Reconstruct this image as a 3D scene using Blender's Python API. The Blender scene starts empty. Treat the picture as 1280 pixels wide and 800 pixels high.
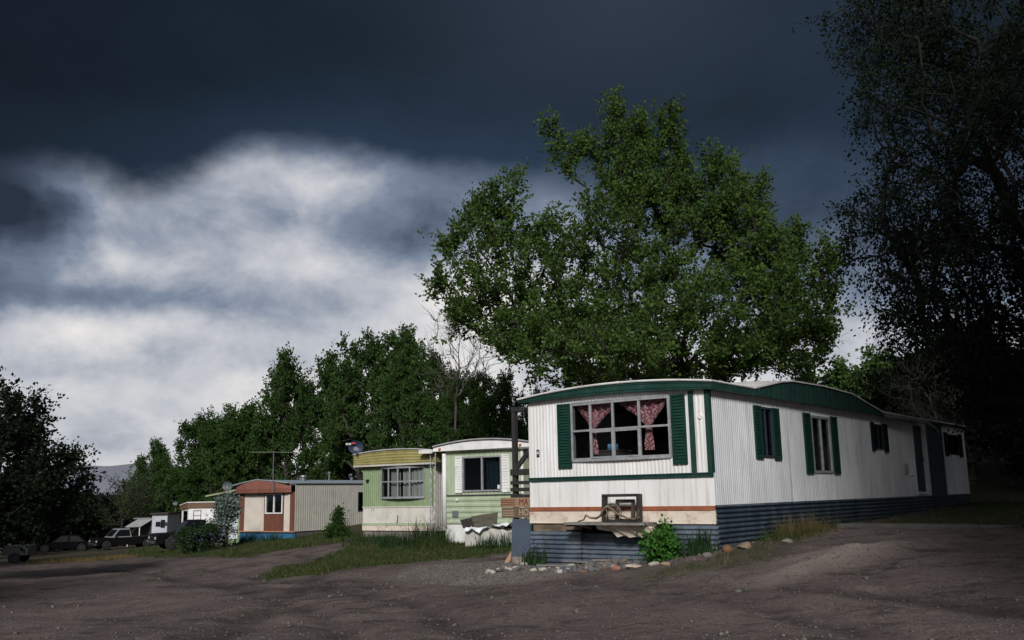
import bpy, bmesh, math, random
import numpy as np
from mathutils import Vector, Matrix
R_=math.radians
SC=bpy.context.scene; COL=SC.collection
random.seed(7)
EXPO=1.15
# ------------------------------------------------------------------ ground height
CP=np.array([(0,0,0),(0,6,0),(0,10,-.02),(-6,10,-.05),(6,9,.05),(4,12,.08),(7,12.5,.3),(10,12,.5),(14,12,.7),(0,14,-.02),(-6,15,-.12),(-12,16,-.3),
(0.2,19.6,.12),(1.8,18.2,.22),(3.5,17.2,.5),(3.9,17.4,.62),(.35,20.8,.2),(5.5,19.5,.72),(7,18,.78),(9,18.2,.85),(10,22,.9),(12,26,.98),(16,32,1.05),(20,25,1.3),(5,16,.45),(7,15.5,.6),(9,15.5,.7),
(-1.5,20.5,-.08),(-4,21,-.2),(0,25,.1),(0,29,.0),(-2.5,31,-.02),(-2.8,32.4,.1),(-5.3,34.3,.2),(-4.5,30,-.2),(-5,26,-.3),(-8,26,-.45),(-8,33,-.25),(-9,39,-.25),(-9.5,45,-.2),(-11,47,-.35),(-14.4,49,-.55),(-11.5,43.5,-.55),
(-11,35,-.7),(-16,40,-.95),(-22,45,-1.2),(-18,50,-1.1),(-20,55,-1.25),(-26,70,-1.7),(-22,73,-1.5),(-45,100,-3),(-60,110,-3.5),(-30,40,-1.2),(-20,30,-.75),(-20,18,-.5),(-40,20,-1),(-60,50,-2.2),(-30,0,-.4),(0,-20,0),(-30,-30,-.3),(20,-10,.5),(30,10,1.6),(20,18,1.2),
(5,34,.7),(10,45,1.6),(0,50,1.2),(-5,60,1.0),(-15,70,0),(30,40,3),(40,60,6),(60,80,11),(20,80,5),(60,30,6),(80,0,6),(-20,120,-1.5),(-60,180,-4),(0,180,6),(100,200,16),(60,140,15)],float)
def _k(d): return d
def _solve():
    n=len(CP);d=np.hypot(CP[:,None,0]-CP[None,:,0],CP[:,None,1]-CP[None,:,1])
    A=np.zeros((n+3,n+3));A[:n,:n]=d+np.eye(n)*-.15
    P=np.c_[np.ones(n),CP[:,:2]];A[:n,n:]=P;A[n:,:n]=P.T
    return np.linalg.solve(A,np.r_[CP[:,2],0,0,0])
GW=_solve()
def gz(x,y):
    x=np.asarray(x,float);y=np.asarray(y,float);sh=x.shape
    x=x.ravel();y=y.ravel();n=len(CP);out=np.empty(len(x))
    for i in range(0,len(x),20000):
        a=x[i:i+20000];b=y[i:i+20000]
        d=np.hypot(a[:,None]-CP[None,:,0],b[:,None]-CP[None,:,1])
        out[i:i+20000]=d@GW[:n]+GW[n]+GW[n+1]*a+GW[n+2]*b
    r=np.hypot(x,y);w=np.clip((r-220)/300,0,1)
    out=out*(1-w)+w*np.clip(out,-9,14)
    return out.reshape(sh)
def gh(x,y): return float(gz(np.array([x]),np.array([y]))[0])
# ------------------------------------------------------------------ camera
cam=bpy.data.cameras.new('camera'); camo=bpy.data.objects.new('camera',cam); COL.objects.link(camo)
cam.sensor_width=36; cam.lens=1174.87/1280*36; cam.clip_start=.1; cam.clip_end=20000
camo.location=(0,0,1.65)
camo.rotation_mode='QUATERNION'
camo.rotation_quaternion=(Matrix.Rotation(math.pi/2+.1833,4,'X')@Matrix.Rotation(-.019,4,'Z')).to_quaternion()
SC.camera=camo
# ------------------------------------------------------------------ materials
def lin(r,g,b):
    f=lambda c:(c/255/12.92) if c/255<=.04045 else ((c/255+.055)/1.055)**2.4
    return (f(r),f(g),f(b),1)
class NT:
    def __init__(s,nt): s.nt=nt
    def n(s,t,**k):
        o=s.nt.nodes.new(t)
        for a,v in k.items(): setattr(o,a,v)
        return o
    def l(s,a,b): s.nt.links.new(a,b)
    def val(s,sock,v):
        if isinstance(v,(int,float,tuple,list)): sock.default_value=v
        else: s.l(v,sock)
    def m(s,op,a,b=0,c=0,clamp=False):
        o=s.n('ShaderNodeMath',operation=op,use_clamp=clamp)
        for i,v in enumerate((a,b,c)): s.val(o.inputs[i],v)
        return o.outputs[0]
    def mr(s,v,a,b,c=0.,d=1.,smooth=True):
        o=s.n('ShaderNodeMapRange'); 
        if smooth: o.interpolation_type='SMOOTHSTEP'
        s.val(o.inputs['Value'],v)
        for k,x in zip(('From Min','From Max','To Min','To Max'),(a,b,c,d)): s.val(o.inputs[k],x)
        return o.outputs[0]
    def noise(s,vec,scale,detail=4,rough=.55,dist=0,color=False):
        o=s.n('ShaderNodeTexNoise'); 
        if vec is not None: s.l(vec,o.inputs['Vector'])
        o.inputs['Scale'].default_value=scale;o.inputs['Detail'].default_value=detail;o.inputs['Roughness'].default_value=rough;o.inputs['Distortion'].default_value=dist
        return o.outputs['Color' if color else 'Fac']
    def mix(s,f,a,b,blend='MIX'):
        o=s.n('ShaderNodeMix',data_type='RGBA',blend_type=blend)
        s.val(o.inputs[0],f); s.val(o.inputs[6],a); s.val(o.inputs[7],b)
        return o.outputs[2]
    def vscale(s,vec,sc):
        o=s.n('ShaderNodeVectorMath',operation='MULTIPLY'); s.l(vec,o.inputs[0]); o.inputs[1].default_value=sc
        return o.outputs[0]
MATS={}
def mat(name,col,col2=None,scale=3,rough=.6,metal=0,stretch=(1,1,1),stain=None,stain_amt=.4,stain_scale=2,stain_stretch=(1,1,1),bump=0,bump_scale=40,spec=.4,lo=.35,hi=.65):
    """col/col2: two natural tones mixed by noise; stain: dirt or wear with its own shape"""
    if name in MATS: return MATS[name]
    m=bpy.data.materials.new(name); m.use_nodes=True; t=NT(m.node_tree); b=m.node_tree.nodes['Principled BSDF']
    tc=t.n('ShaderNodeTexCoord').outputs['Object']
    c=tuple(col)+(1,) if len(col)==3 else col
    if col2:
        c2=tuple(col2)+(1,) if len(col2)==3 else col2
        c=t.mix(t.mr(t.noise(t.vscale(tc,stretch),scale,6,.65),lo,hi),c,c2)
    if stain:
        st=tuple(stain)+(1,)
        f=t.mr(t.noise(t.vscale(tc,stain_stretch),stain_scale,7,.7),.48,.72,0,stain_amt)
        c=t.mix(f,c,st)
    t.val(b.inputs['Base Color'],c)
    b.inputs['Roughness'].default_value=rough; b.inputs['Metallic'].default_value=metal
    b.inputs['Specular IOR Level'].default_value=spec
    if bump:
        bp=t.n('ShaderNodeBump'); bp.inputs['Strength'].default_value=bump; bp.inputs['Distance'].default_value=.02
        t.l(t.noise(t.vscale(tc,stretch),bump_scale,5,.6),bp.inputs['Height']); t.l(bp.outputs[0],b.inputs['Normal'])
    MATS[name]=m; return m
def leafmat(name,c1,c2,c3,trans=.25):
    m=bpy.data.materials.new(name); m.use_nodes=True; t=NT(m.node_tree); nt=m.node_tree
    b=nt.nodes['Principled BSDF']; out=nt.nodes['Material Output']
    tc=t.n('ShaderNodeTexCoord').outputs['Object']
    a=t.mr(t.noise(tc,.55,3,.6),.35,.65); bb=t.mr(t.noise(tc,6,2,.5),.3,.7)
    c=t.mix(a,tuple(c1)+(1,),tuple(c2)+(1,)); c=t.mix(t.m('MULTIPLY',bb,.6),c,tuple(c3)+(1,))
    t.l(c,b.inputs['Base Color']); b.inputs['Roughness'].default_value=.65; b.inputs['Specular IOR Level'].default_value=.10
    tr=t.n('ShaderNodeBsdfTranslucent'); t.l(c,tr.inputs['Color'])
    mx=t.n('ShaderNodeMixShader'); mx.inputs[0].default_value=trans
    t.l(b.outputs[0],mx.inputs[1]); t.l(tr.outputs[0],mx.inputs[2]); t.l(mx.outputs[0],out.inputs['Surface'])
    MATS[name]=m; return m
def glassmat(name,tint,refl=1.0):
    m=bpy.data.materials.new(name); m.use_nodes=True; t=NT(m.node_tree); nt=m.node_tree; out=nt.nodes['Material Output']
    nt.nodes.remove(nt.nodes['Principled BSDF'])
    tr=t.n('ShaderNodeBsdfTransparent'); tr.inputs[0].default_value=tuple(tint)+(1,)
    gl=t.n('ShaderNodeBsdfGlossy'); gl.inputs['Roughness'].default_value=.03
    fr=t.n('ShaderNodeFresnel'); fr.inputs['IOR'].default_value=1.5
    mx=t.n('ShaderNodeMixShader'); t.l(t.m('MULTIPLY',fr.outputs[0],refl),mx.inputs[0]); t.l(tr.outputs[0],mx.inputs[1]); t.l(gl.outputs[0],mx.inputs[2])
    t.l(mx.outputs[0],out.inputs['Surface']); MATS[name]=m; return m
M=mat
# painted metal / wood / trim
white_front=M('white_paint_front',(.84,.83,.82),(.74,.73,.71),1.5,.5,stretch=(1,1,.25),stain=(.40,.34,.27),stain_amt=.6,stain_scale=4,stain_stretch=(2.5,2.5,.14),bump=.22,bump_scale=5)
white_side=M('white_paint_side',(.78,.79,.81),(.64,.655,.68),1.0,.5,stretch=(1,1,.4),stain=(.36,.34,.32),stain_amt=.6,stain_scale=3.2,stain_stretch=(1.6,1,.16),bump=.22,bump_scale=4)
green_trim=M('green_trim',(.006,.036,.028),(.010,.050,.038),3,.5,stretch=(1,1,.4),stain=(.10,.12,.10),stain_amt=.25,stain_scale=6)
green_shutter=M('green_shutter',(.005,.030,.022),(.008,.042,.030),4,.55,spec=.2)
shutter_shaded=M('shaded_green_shutter',(.008,.016,.018),(.006,.010,.013),4,.6,spec=.2)  # green shutter with the weaker side light put into a darker colour
white_roof=M('white_roof',(.78,.77,.75),(.62,.60,.58),2,.6,stain=(.35,.31,.27),stain_amt=.6,stain_scale=2.5)
orange_band=M('rust_orange_paint',(.36,.115,.055),(.26,.085,.045),4,.6,stain=(.08,.04,.03),stain_amt=.6,stain_scale=5)
cream=M('cream_paint',(.74,.65,.55),(.66,.56,.46),2,.55,stain=(.20,.09,.05),stain_amt=.55,stain_scale=3,stain_stretch=(1,1,1.5))
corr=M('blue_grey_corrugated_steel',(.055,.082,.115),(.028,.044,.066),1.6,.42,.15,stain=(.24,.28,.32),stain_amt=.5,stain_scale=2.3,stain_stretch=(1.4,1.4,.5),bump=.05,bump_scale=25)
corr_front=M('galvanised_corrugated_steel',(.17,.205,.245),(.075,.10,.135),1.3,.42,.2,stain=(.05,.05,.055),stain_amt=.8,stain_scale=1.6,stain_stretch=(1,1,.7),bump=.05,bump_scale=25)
alu=M('aluminium_frame',(.55,.56,.57),(.42,.43,.45),8,.4,.5,stain=(.25,.22,.2),stain_amt=.4,stain_scale=7)
dark_in=M('dark_interior',(.05,.04,.03),(.035,.03,.025),2,.9)
ochre_in=M('wood_panel_interior',(.20,.14,.07),(.12,.08,.04),4,.8,stretch=(4,4,.4))
blue_panel=M('dark_blue_panel',(.016,.026,.042),(.024,.036,.055),2,.5)
wood_grey=M('weathered_wood',(.10,.085,.07),(.055,.048,.042),3,.85,stretch=(1,8,8),bump=.3,bump_scale=30)
wood_dark=M('dark_weathered_wood',(.035,.033,.032),(.02,.019,.019),3,.85,stretch=(8,8,1),bump=.3,bump_scale=30)
wood_tan=M('tan_board',(.34,.23,.14),(.24,.155,.095),3,.8,stretch=(1,1,9),bump=.2,bump_scale=30,stain=(.1,.07,.05),stain_amt=.4)
wood_brown=M('brown_board',(.17,.12,.085),(.11,.08,.058),3,.8,stretch=(1,1,9),bump=.2,bump_scale=30)
slate_board=M('slate_blue_board',(.075,.10,.135),(.06,.08,.11),2,.7,stain=(.15,.17,.19),stain_amt=.3)
bark=M('bark',(.060,.050,.042),(.032,.028,.025),5,.9,stretch=(2,2,.4),bump=.5,bump_scale=12)
bark_pale=M('pale_dead_bark',(.10,.09,.078),(.06,.053,.047),5,.9,stretch=(2,2,.4))
bark_dark=M('dark_bark',(.014,.013,.012),(.008,.008,.008),5,.9)
rubber=M('tyre_rubber',(.014,.014,.015),None,rough=.8)
chrome=M('chrome',(.6,.6,.62),None,rough=.2,metal=1)
glass_dark=glassmat('dark_window_glass',(.5,.56,.58),.5)
glass_clear=glassmat('window_glass',(.80,.82,.82),.35)
glass_car=glassmat('car_glass',(.25,.3,.33),1)
L_cotton=leafmat('cottonwood_leaves',(.022,.066,.011),(.054,.112,.018),(.130,.180,.052),.38)
L_row=leafmat('row_tree_leaves',(.018,.052,.010),(.032,.076,.015),(.075,.122,.034),.35)
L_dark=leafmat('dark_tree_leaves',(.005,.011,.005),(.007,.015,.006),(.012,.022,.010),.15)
L_pop=leafmat('young_poplar_leaves',(.05,.10,.025),(.065,.125,.03),(.08,.14,.04),.3)
L_bush=leafmat('bush_leaves',(.018,.042,.015),(.026,.056,.019),(.038,.070,.026),.25)
L_bright=leafmat('bright_bush_leaves',(.035,.115,.018),(.05,.15,.022),(.07,.18,.034),.25)
L_grass=leafmat('grass_blades',(.022,.046,.011),(.040,.068,.018),(.075,.082,.032),.2)
L_straw=leafmat('dry_grass',(.20,.145,.065),(.15,.105,.045),(.08,.08,.034),.25)
L_lilac=leafmat('lilac_flowers',(.07,.06,.20),(.11,.09,.28),(.2,.18,.36),.2)
L_whitef=leafmat('pale_blossom',(.10,.15,.12),(.05,.08,.06),(.32,.37,.35),.2)
# ------------------------------------------------------------------ object helpers
def link(o,parent=None):
    COL.objects.link(o)
    if parent is not None: o.parent=parent
    return o
def tag(o,label,cat,group=None,kind=None):
    o['label']=label; o['category']=cat
    if group: o['group']=group
    if kind: o['kind']=kind
    return o
def empty(name,loc,rz=0,label=None,cat=None,group=None):
    o=bpy.data.objects.new(name,None); o.empty_display_size=.2; o.location=loc; o.rotation_euler=(0,0,rz); link(o)
    if label: tag(o,label,cat,group)
    return o
def mesh_np(name,V,F,m,parent=None,smooth=False,attrs=None):
    """V (n,3) array, F (k,s) array of equal-sized faces or list of such arrays"""
    me=bpy.data.meshes.new(name); Fs=F if isinstance(F,list) else [F]
    Fs=[np.asarray(f,np.int32) for f in Fs if len(f)]
    me.vertices.add(len(V)); me.vertices.foreach_set('co',np.asarray(V,np.float32).ravel())
    li=np.concatenate([f.ravel() for f in Fs]); tot=np.concatenate([np.full(len(f),f.shape[1],np.int32) for f in Fs])
    st=np.concatenate([[0],np.cumsum(tot)[:-1]]).astype(np.int32)
    me.loops.add(len(li)); me.loops.foreach_set('vertex_index',li)
    me.polygons.add(len(tot)); me.polygons.foreach_set('loop_start',st); me.polygons.foreach_set('loop_total',tot)
    if smooth: me.polygons.foreach_set('use_smooth',np.ones(len(tot),bool))
    for k,a in (attrs or {}).items():
        at=me.attributes.new(k,'FLOAT','POINT'); at.data.foreach_set('value',np.asarray(a,np.float32))
    me.update(calc_edges=True); me.validate()
    if m: me.materials.append(m)
    return link(bpy.data.objects.new(name,me),parent)
class MB:
    def __init__(s): s.v=[]; s.f=[]
    def add(s,vs,fs):
        o=len(s.v); s.v+= [tuple(v) for v in vs]; s.f+=[tuple(i+o for i in f) for f in fs]; return s
    def box(s,x0,x1,y0,y1,z0,z1):
        return s.add([(x0,y0,z0),(x1,y0,z0),(x1,y1,z0),(x0,y1,z0),(x0,y0,z1),(x1,y0,z1),(x1,y1,z1),(x0,y1,z1)],
          [(0,3,2,1),(4,5,6,7),(0,1,5,4),(1,2,6,5),(2,3,7,6),(3,0,4,7)])
    def bar(s,p,q,w,d,up=(0,0,1)):
        p=Vector(p);q=Vector(q);a=(q-p).normalized();u=Vector(up)
        if abs(a.dot(u))>.95: u=Vector((1,0,0))
        r=a.cross(u).normalized();u=r.cross(a)
        vs=[c+r*(w/2*i)+u*(d/2*j) for c in (p,q) for i,j in ((-1,-1),(1,-1),(1,1),(-1,1))]
        return s.add(vs,[(0,1,2,3),(7,6,5,4),(0,4,5,1),(1,5,6,2),(2,6,7,3),(3,7,4,0)])
    def tube(s,pts,rad,n=8,cap=True):
        pts=[Vector(p) for p in pts]; rad=rad if isinstance(rad,(list,tuple)) else [rad]*len(pts)
        o=len(s.v); prev=None
        for i,p in enumerate(pts):
            a=(pts[min(i+1,len(pts)-1)]-pts[max(i-1,0)]).normalized()
            u=Vector((0,0,1)) if abs(a.z)<.9 else Vector((1,0,0))
            if prev is not None: u=prev
            r=a.cross(u).normalized(); u2=r.cross(a).normalized(); prev=u2
            for k in range(n):
                t=2*math.pi*k/n; s.v.append(tuple(p+(r*math.cos(t)+u2*math.sin(t))*rad[i]))
        for i in range(len(pts)-1):
            for k in range(n):
                s.f.append((o+i*n+k,o+i*n+(k+1)%n,o+(i+1)*n+(k+1)%n,o+(i+1)*n+k))
        if cap:
            s.f.append(tuple(o+k for k in range(n))); s.f.append(tuple(o+(len(pts)-1)*n+k for k in range(n))[::-1])
        return s
    def prism(s,poly,fn,t0,t1):
        """poly of (a,b); fn(a,b,t)->xyz"""
        n=len(poly)
        vs=[fn(a,b,t0) for a,b in poly]+[fn(a,b,t1) for a,b in poly]
        fs=[tuple(range(n))[::-1],tuple(range(n,2*n))]+[(i,(i+1)%n,n+(i+1)%n,n+i) for i in range(n)]
        return s.add(vs,fs)
    def grid(s,rows):
        o=len(s.v); n=len(rows[0])
        for r in rows: s.v+=[tuple(p) for p in r]
        for i in range(len(rows)-1):
            for k in range(n-1): s.f.append((o+i*n+k,o+i*n+k+1,o+(i+1)*n+k+1,o+(i+1)*n+k))
        return s
    def build(s,name,m,parent=None,smooth=False,bevel=0):
        me=bpy.data.meshes.new(name); me.from_pydata(s.v,[],s.f)
        bm=bmesh.new(); bm.from_mesh(me)
        if bevel:
            bmesh.ops.remove_doubles(bm,verts=bm.verts,dist=1e-5)
            es=[e for e in bm.edges if len(e.link_faces)==2 and e.calc_face_angle(0)>.5]
            bmesh.ops.bevel(bm,geom=es,offset=bevel,segments=2,affect='EDGES',profile=.6)
        bmesh.ops.recalc_face_normals(bm,faces=bm.faces); bm.to_mesh(me); bm.free()
        if smooth:
            for p in me.polygons: p.use_smooth=True
        me.materials.append(m)
        return link(bpy.data.objects.new(name,me),parent)
# plane maps: a runs along the wall, n outwards, z up
PF=lambda a,n,z:(-n,a,z)          # front wall (local x=0), a = local y
PS=lambda a,n,z:(a,-n,z)          # side wall (local y=0), a = local x
def pbox(mb,P,a0,a1,n0,n1,z0,z1):
    p=P(a0,n0,z0);q=P(a1,n1,z1)
    return mb.box(*sum(([min(p[i],q[i]),max(p[i],q[i])] for i in range(3)),[]))
def ribbed(mb,P,a0,a1,z0,z1,holes=(),period=.09,depth=.012,along='a',kind='box',n0=0,wob=0):
    """corrugated sheet with openings; ribs run along z (along='a') or along a (along='z')"""
    call=lambda v,t: v(t) if callable(v) else v
    if along=='a':
        u0,u1=a0,a1
    else:
        u0=call(z0,0) if not callable(z0) else min(z0(a0),z0(a1)); u1=z1
    us=[u0];k=0
    if depth:
        nper=int((u1-u0)/period)+1
        for i in range(nper):
            b=u0+i*period
            us+=[b+period*f for f in ((.0,.2,.5,.7) if kind=='box' else (0,.17,.33,.5,.67,.83))]
    for h in holes: us+=[h[0],h[1]] if along=='a' else [h[2],h[3]]
    us=sorted(set(round(u,5) for u in us if u0-1e-6<=u<=u1+1e-6)|{round(u1,5)})
    def off(u):
        if not depth: return n0
        t=((u-u0)/period)%1
        if kind=='box': return n0+depth*(0 if t<.2-1e-4 and t>.0 else (1 if .2-1e-4<=t<=.5+1e-4 else (0 if t>=.7-1e-4 else 0)))
        return n0+depth*.5*(1+math.sin(2*math.pi*t))
    rnd=random.Random(3)
    for p,q in zip(us[:-1],us[1:]):
        if q-p<1e-5: continue
        m=(p+q)/2
        if along=='a':
            lo,hi=call(z0,m),call(z1,m); cuts=sorted([(max(lo,h[2]),min(hi,h[3])) for h in holes if h[0]<m<h[1]])
        else:
            lo,hi=a0,a1; cuts=sorted([(max(lo,h[0]),min(hi,h[1])) for h in holes if h[2]<m<h[3]])
        c=lo; segs=[]
        for s,e in cuts:
            if s>c+1e-4: segs.append((c,s))
            c=max(c,e)
        if hi>c+1e-4: segs.append((c,hi))
        for s,e in segs:
            if along=='a': mb.add([P(p,off(p),s),P(q,off(q),s),P(q,off(q),e),P(p,off(p),e)],[(0,1,2,3)])
            else: mb.add([P(s,off(p),p),P(e,off(p),p),P(e,off(q),q),P(s,off(q),q)],[(0,1,2,3)])
    return mb
def window(parent,P,a0,a1,z0,z1,cols,rows=(),fm=None,gm=None,out=.03,fw=.045,depth=.09,bar=.03,slider=None):
    """window part: ring frame + bars, child pane"""
    fm=fm or alu; gm=gm or glass_dark
    mb=MB()
    pbox(mb,P,a0,a1,-depth,out,z0,z0+fw); pbox(mb,P,a0,a1,-depth,out,z1-fw,z1)
    pbox(mb,P,a0,a0+fw,-depth,out,z0+fw,z1-fw); pbox(mb,P,a1-fw,a1,-depth,out,z0+fw,z1-fw)
    for c in cols: pbox(mb,P,c-bar/2,c+bar/2,-.03,out*.8,z0+fw,z1-fw)
    for r in rows: pbox(mb,P,a0+fw,a1-fw,-.034,out*.75,r-bar/2,r+bar/2)
    w=mb.build('window',fm,parent)
    g=MB(); pbox(g,P,a0+fw,a1-fw,-.014,-.008,z0+fw,z1-fw); g.build('pane',gm,w)
    return w
def shutter(parent,P,a0,a1,z0,z1,m,n0=.014,pitch=.06,name='shutter'):
    mb=MB(); f=.045
    pbox(mb,P,a0,a0+f,n0,n0+.034,z0,z1);pbox(mb,P,a1-f,a1,n0,n0+.034,z0,z1)
    pbox(mb,P,a0+f,a1-f,n0,n0+.032,z0,z0+f);pbox(mb,P,a0+f,a1-f,n0,n0+.032,z1-f,z1)
    z=z0+f
    while z<z1-f-.01:
        e=min(z+pitch,z1-f)
        mb.add([P(a0+f,n0+.030,z),P(a1-f,n0+.030,z),P(a1-f,n0+.006,e),P(a0+f,n0+.006,e),P(a0+f,n0+.002,z),P(a1-f,n0+.002,z)],[(0,1,2,3),(0,4,5,1)])
        z=e
    return mb.build(name,m,parent)
def text(s,size,loc,rot,m,parent,name='lettering',ext=.002,align='CENTER',sx=1):
    c=bpy.data.curves.new(name,'FONT'); c.body=s; c.size=size; c.extrude=ext; c.align_x=align; c.align_y='CENTER'; c.materials.append(m)
    t_=bpy.data.objects.new(name,c); COL.objects.link(t_); me=bpy.data.meshes.new_from_object(t_.evaluated_get(bpy.context.evaluated_depsgraph_get())); bpy.data.objects.remove(t_)
    if not me.materials: me.materials.append(m)
    o=bpy.data.objects.new(name,me); o.location=loc; o.rotation_euler=rot; o.scale=(sx,1,1); return link(o,parent)
ROT_F=(math.pi/2,0,-math.pi/2)    # text on a front wall (faces local -x)
# ================================================================== TRAILER A: white and green mobile home
def frame_pos(o,yaw): return o,math.pi/2-yaw
def dirs(yaw): return np.array([math.sin(yaw),math.cos(yaw)]),np.array([-math.cos(yaw),math.sin(yaw)])
class Loc:
    def __init__(s,x,y,yaw): s.o=np.array([x,y]); s.s,s.f=dirs(yaw); s.yaw=yaw
    def w(s,x,y): p=s.o+s.s*x+s.f*y; return float(p[0]),float(p[1])
    def g(s,x,y): return gh(*s.w(x,y))
A=Loc(3.731,17.933,.6721); AW=4.34; AL=18.97
a=empty('mobile_home',(A.o[0],A.o[1],0),math.pi/2-A.yaw,'long white ribbed mobile home with dark green trim and shutters, nearest of the row','mobile home','mobile homes along the dirt lot')
# --- walls
fw=(.871,3.195,2.30,3.517)
mb=MB()
ribbed(mb,PF,0,AW,1.985,3.67,[fw],.085,.007)
ribbed(mb,PF,0,AW,1.368,1.91,[],.62,.004)
inn=MB(); ribbed(inn,PF,.05,AW-.05,1.0,3.60,[fw],0,0,n0=-.07)
so=[(2.25,2.85,2.31,3.36),(5.02,6.22,2.0,3.33),(9.45,10.2,2.66,3.33),(12.95,13.86,1.50,3.44),(16.7,18.1,2.66,3.33)]
ribbed(mb,PS,0,14.40,1.378,3.58,so,.085,.008)
ribbed(mb,PS,16.2,AL,1.378,3.60,so,1.2,.003,n0=.02)
pbox(mb,PS,16.2,16.215,-.02,.024,1.378,3.6)
ribbed(inn,PS,.05,AL-.05,1.0,3.58,so,0,0,n0=-.07)
# far walls close the box
mb.add([(0,AW,1.0),(AL,AW,1.0),(AL,AW,3.62),(0,AW,3.62)],[(0,1,2,3)])
mb.add([(AL,0,1.0),(AL,AW,1.0),(AL,AW,3.62),(AL,0,3.62)],[(0,1,2,3)])
mb.build('front_wall',white_front,a)
# split side wall from the front one by material
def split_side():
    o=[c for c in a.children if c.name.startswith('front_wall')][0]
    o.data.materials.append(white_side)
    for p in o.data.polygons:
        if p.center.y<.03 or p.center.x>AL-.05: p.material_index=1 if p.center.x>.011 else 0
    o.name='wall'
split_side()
inn.add([(.05,.05,1.02),(AL-.05,.05,1.02),(AL-.05,AW-.05,1.02),(.05,AW-.05,1.02)],[(0,1,2,3)])
inn.add([(.05,.05,3.58),(AL-.05,.05,3.58),(AL-.05,AW-.05,3.58),(.05,AW-.05,3.58)],[(0,1,2,3)])
inn.add([(4.2,.05,1.02),(4.2,AW-.05,1.02),(4.2,AW-.05,3.58),(4.2,.05,3.58)],[(0,1,2,3)])
inn.build('interior_lining',dark_in,a)
cw=MB(); cw.box(3.4,3.46,2.9,4.25,2.15,2.75); cw.build('interior_cabinet',ochre_in,a)
# --- front bands
mb=MB(); pbox(mb,PF,-.012,AW+.02,0,.035,1.905,1.985); pbox(mb,PF,-.012,AW+.02,0,.05,1.965,1.99)
mb.build('belt_trim',green_trim,a)
mb=MB(); pbox(mb,PF,-.014,AW+.02,0,.035,1.285,1.368); mb.build('rust_band',orange_band,a)
mb=MB(); pbox(mb,PF,-.012,AW+.03,-.03,.02,1.04,1.285); pbox(mb,PF,-.012,AW+.03,0,.03,1.033,1.05); pbox(mb,PF,-.013,.012,-.04,.024,1.05,1.284)
mb.build('lower_panel',cream,a)
mb=MB(); pbox(mb,PF,.325,.435,.012,.03,1.99,3.55); mb.build('trim_board',green_trim,a)
mb=MB(); pbox(mb,PF,-.02,.09,.012,.03,1.99,3.57); pbox(mb,PS,-.03,.06,.003,.016,1.99,3.56); mb.build('corner_trim',green_trim,a)
mb=MB(); pbox(mb,PF,AW-.03,AW+.014,-.03,.014,1.05,3.6); mb.build('corner_trim',white_front,a)
mb=MB(); mb.tube([PF(.199,.0,3.046),PF(.199,.03,3.046)],.045,16); mb.build('round_vent',white_front,a)
# --- bow window
def bow(parent,a0,a1,z0,z1,cols,midz,depth,fm,gm,low_open=True):
    ys=[a0]+cols+[a1]; n=len(ys); c=(a0+a1)/2; h=(a1-a0)/2
    nn=[depth*(1-((y-c)/h)**2*.85) for y in ys]
    mb=MB(); b=.035
    for z,w in ((z0+.03,.06),(z1-.03,.06),(midz,.04)):
        for i in range(n-1): mb.bar(PF(ys[i],nn[i],z),PF(ys[i+1],nn[i+1],z),.05,w)
    for y,k in zip(ys,nn): mb.bar(PF(y,k,z0),PF(y,k,z1),.05 if y in(a0,a1) else .042,.05,up=(0,1,0))
    # sill and head close the bow to the wall, cheeks at the sides
    for z,t in ((z0,.03),(z1,.03)):
        poly=[(y,k+.03) for y,k in zip(ys,nn)]+[(a1,-.08),(a0,-.08)]
        mb.prism(poly,lambda p,q,r: PF(p,q,r),z-t/2,z+t/2)
    for y,k in ((a0,nn[0]),(a1,nn[-1])): pbox(mb,PF,y-.02,y+.02,-.08,k,z0,z1)
    w=mb.build('window',fm,parent)
    g=MB()
    for i in range(n-1): g.add([PF(ys[i],nn[i],z0),PF(ys[i+1],nn[i+1],z0),PF(ys[i+1],nn[i+1],z1),PF(ys[i],nn[i],z1)],[(0,1,2,3)])
    g.build('pane',gm,w)
    return w
w=bow(a,fw[0],fw[1],fw[2],fw[3],[1.53,2.145,2.704],2.925,.05,alu,glass_clear)
# lower sliding sashes stand slightly proud, as in aluminium windows of this age
mb=MB()
for y0,y1 in ((2.17,2.68),(1.55,2.12)):
    for z in (2.36,2.885): mb.bar(PF(y0,.062,z),PF(y1,.062,z),.03,.035)
    for y in (y0,y1): mb.bar(PF(y,.062,2.36),PF(y,.062,2.885),.03,.03,up=(0,1,0))
mb.build('sash',alu,w)
shutter(a,PF,3.215,3.558,2.165,3.52,green_shutter); shutter(a,PF,.505,.817,2.16,3.51,green_shutter)
# --- house number
mb=MB(); pbox(mb,PF,4.075,4.145,.01,.022,2.43,2.585); hn=mb.build('house_number',M('black_plate',(.01,.01,.01),None),a)
text('4',.13,PF(4.11,.026,2.508),ROT_F,white_front,hn)
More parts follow.
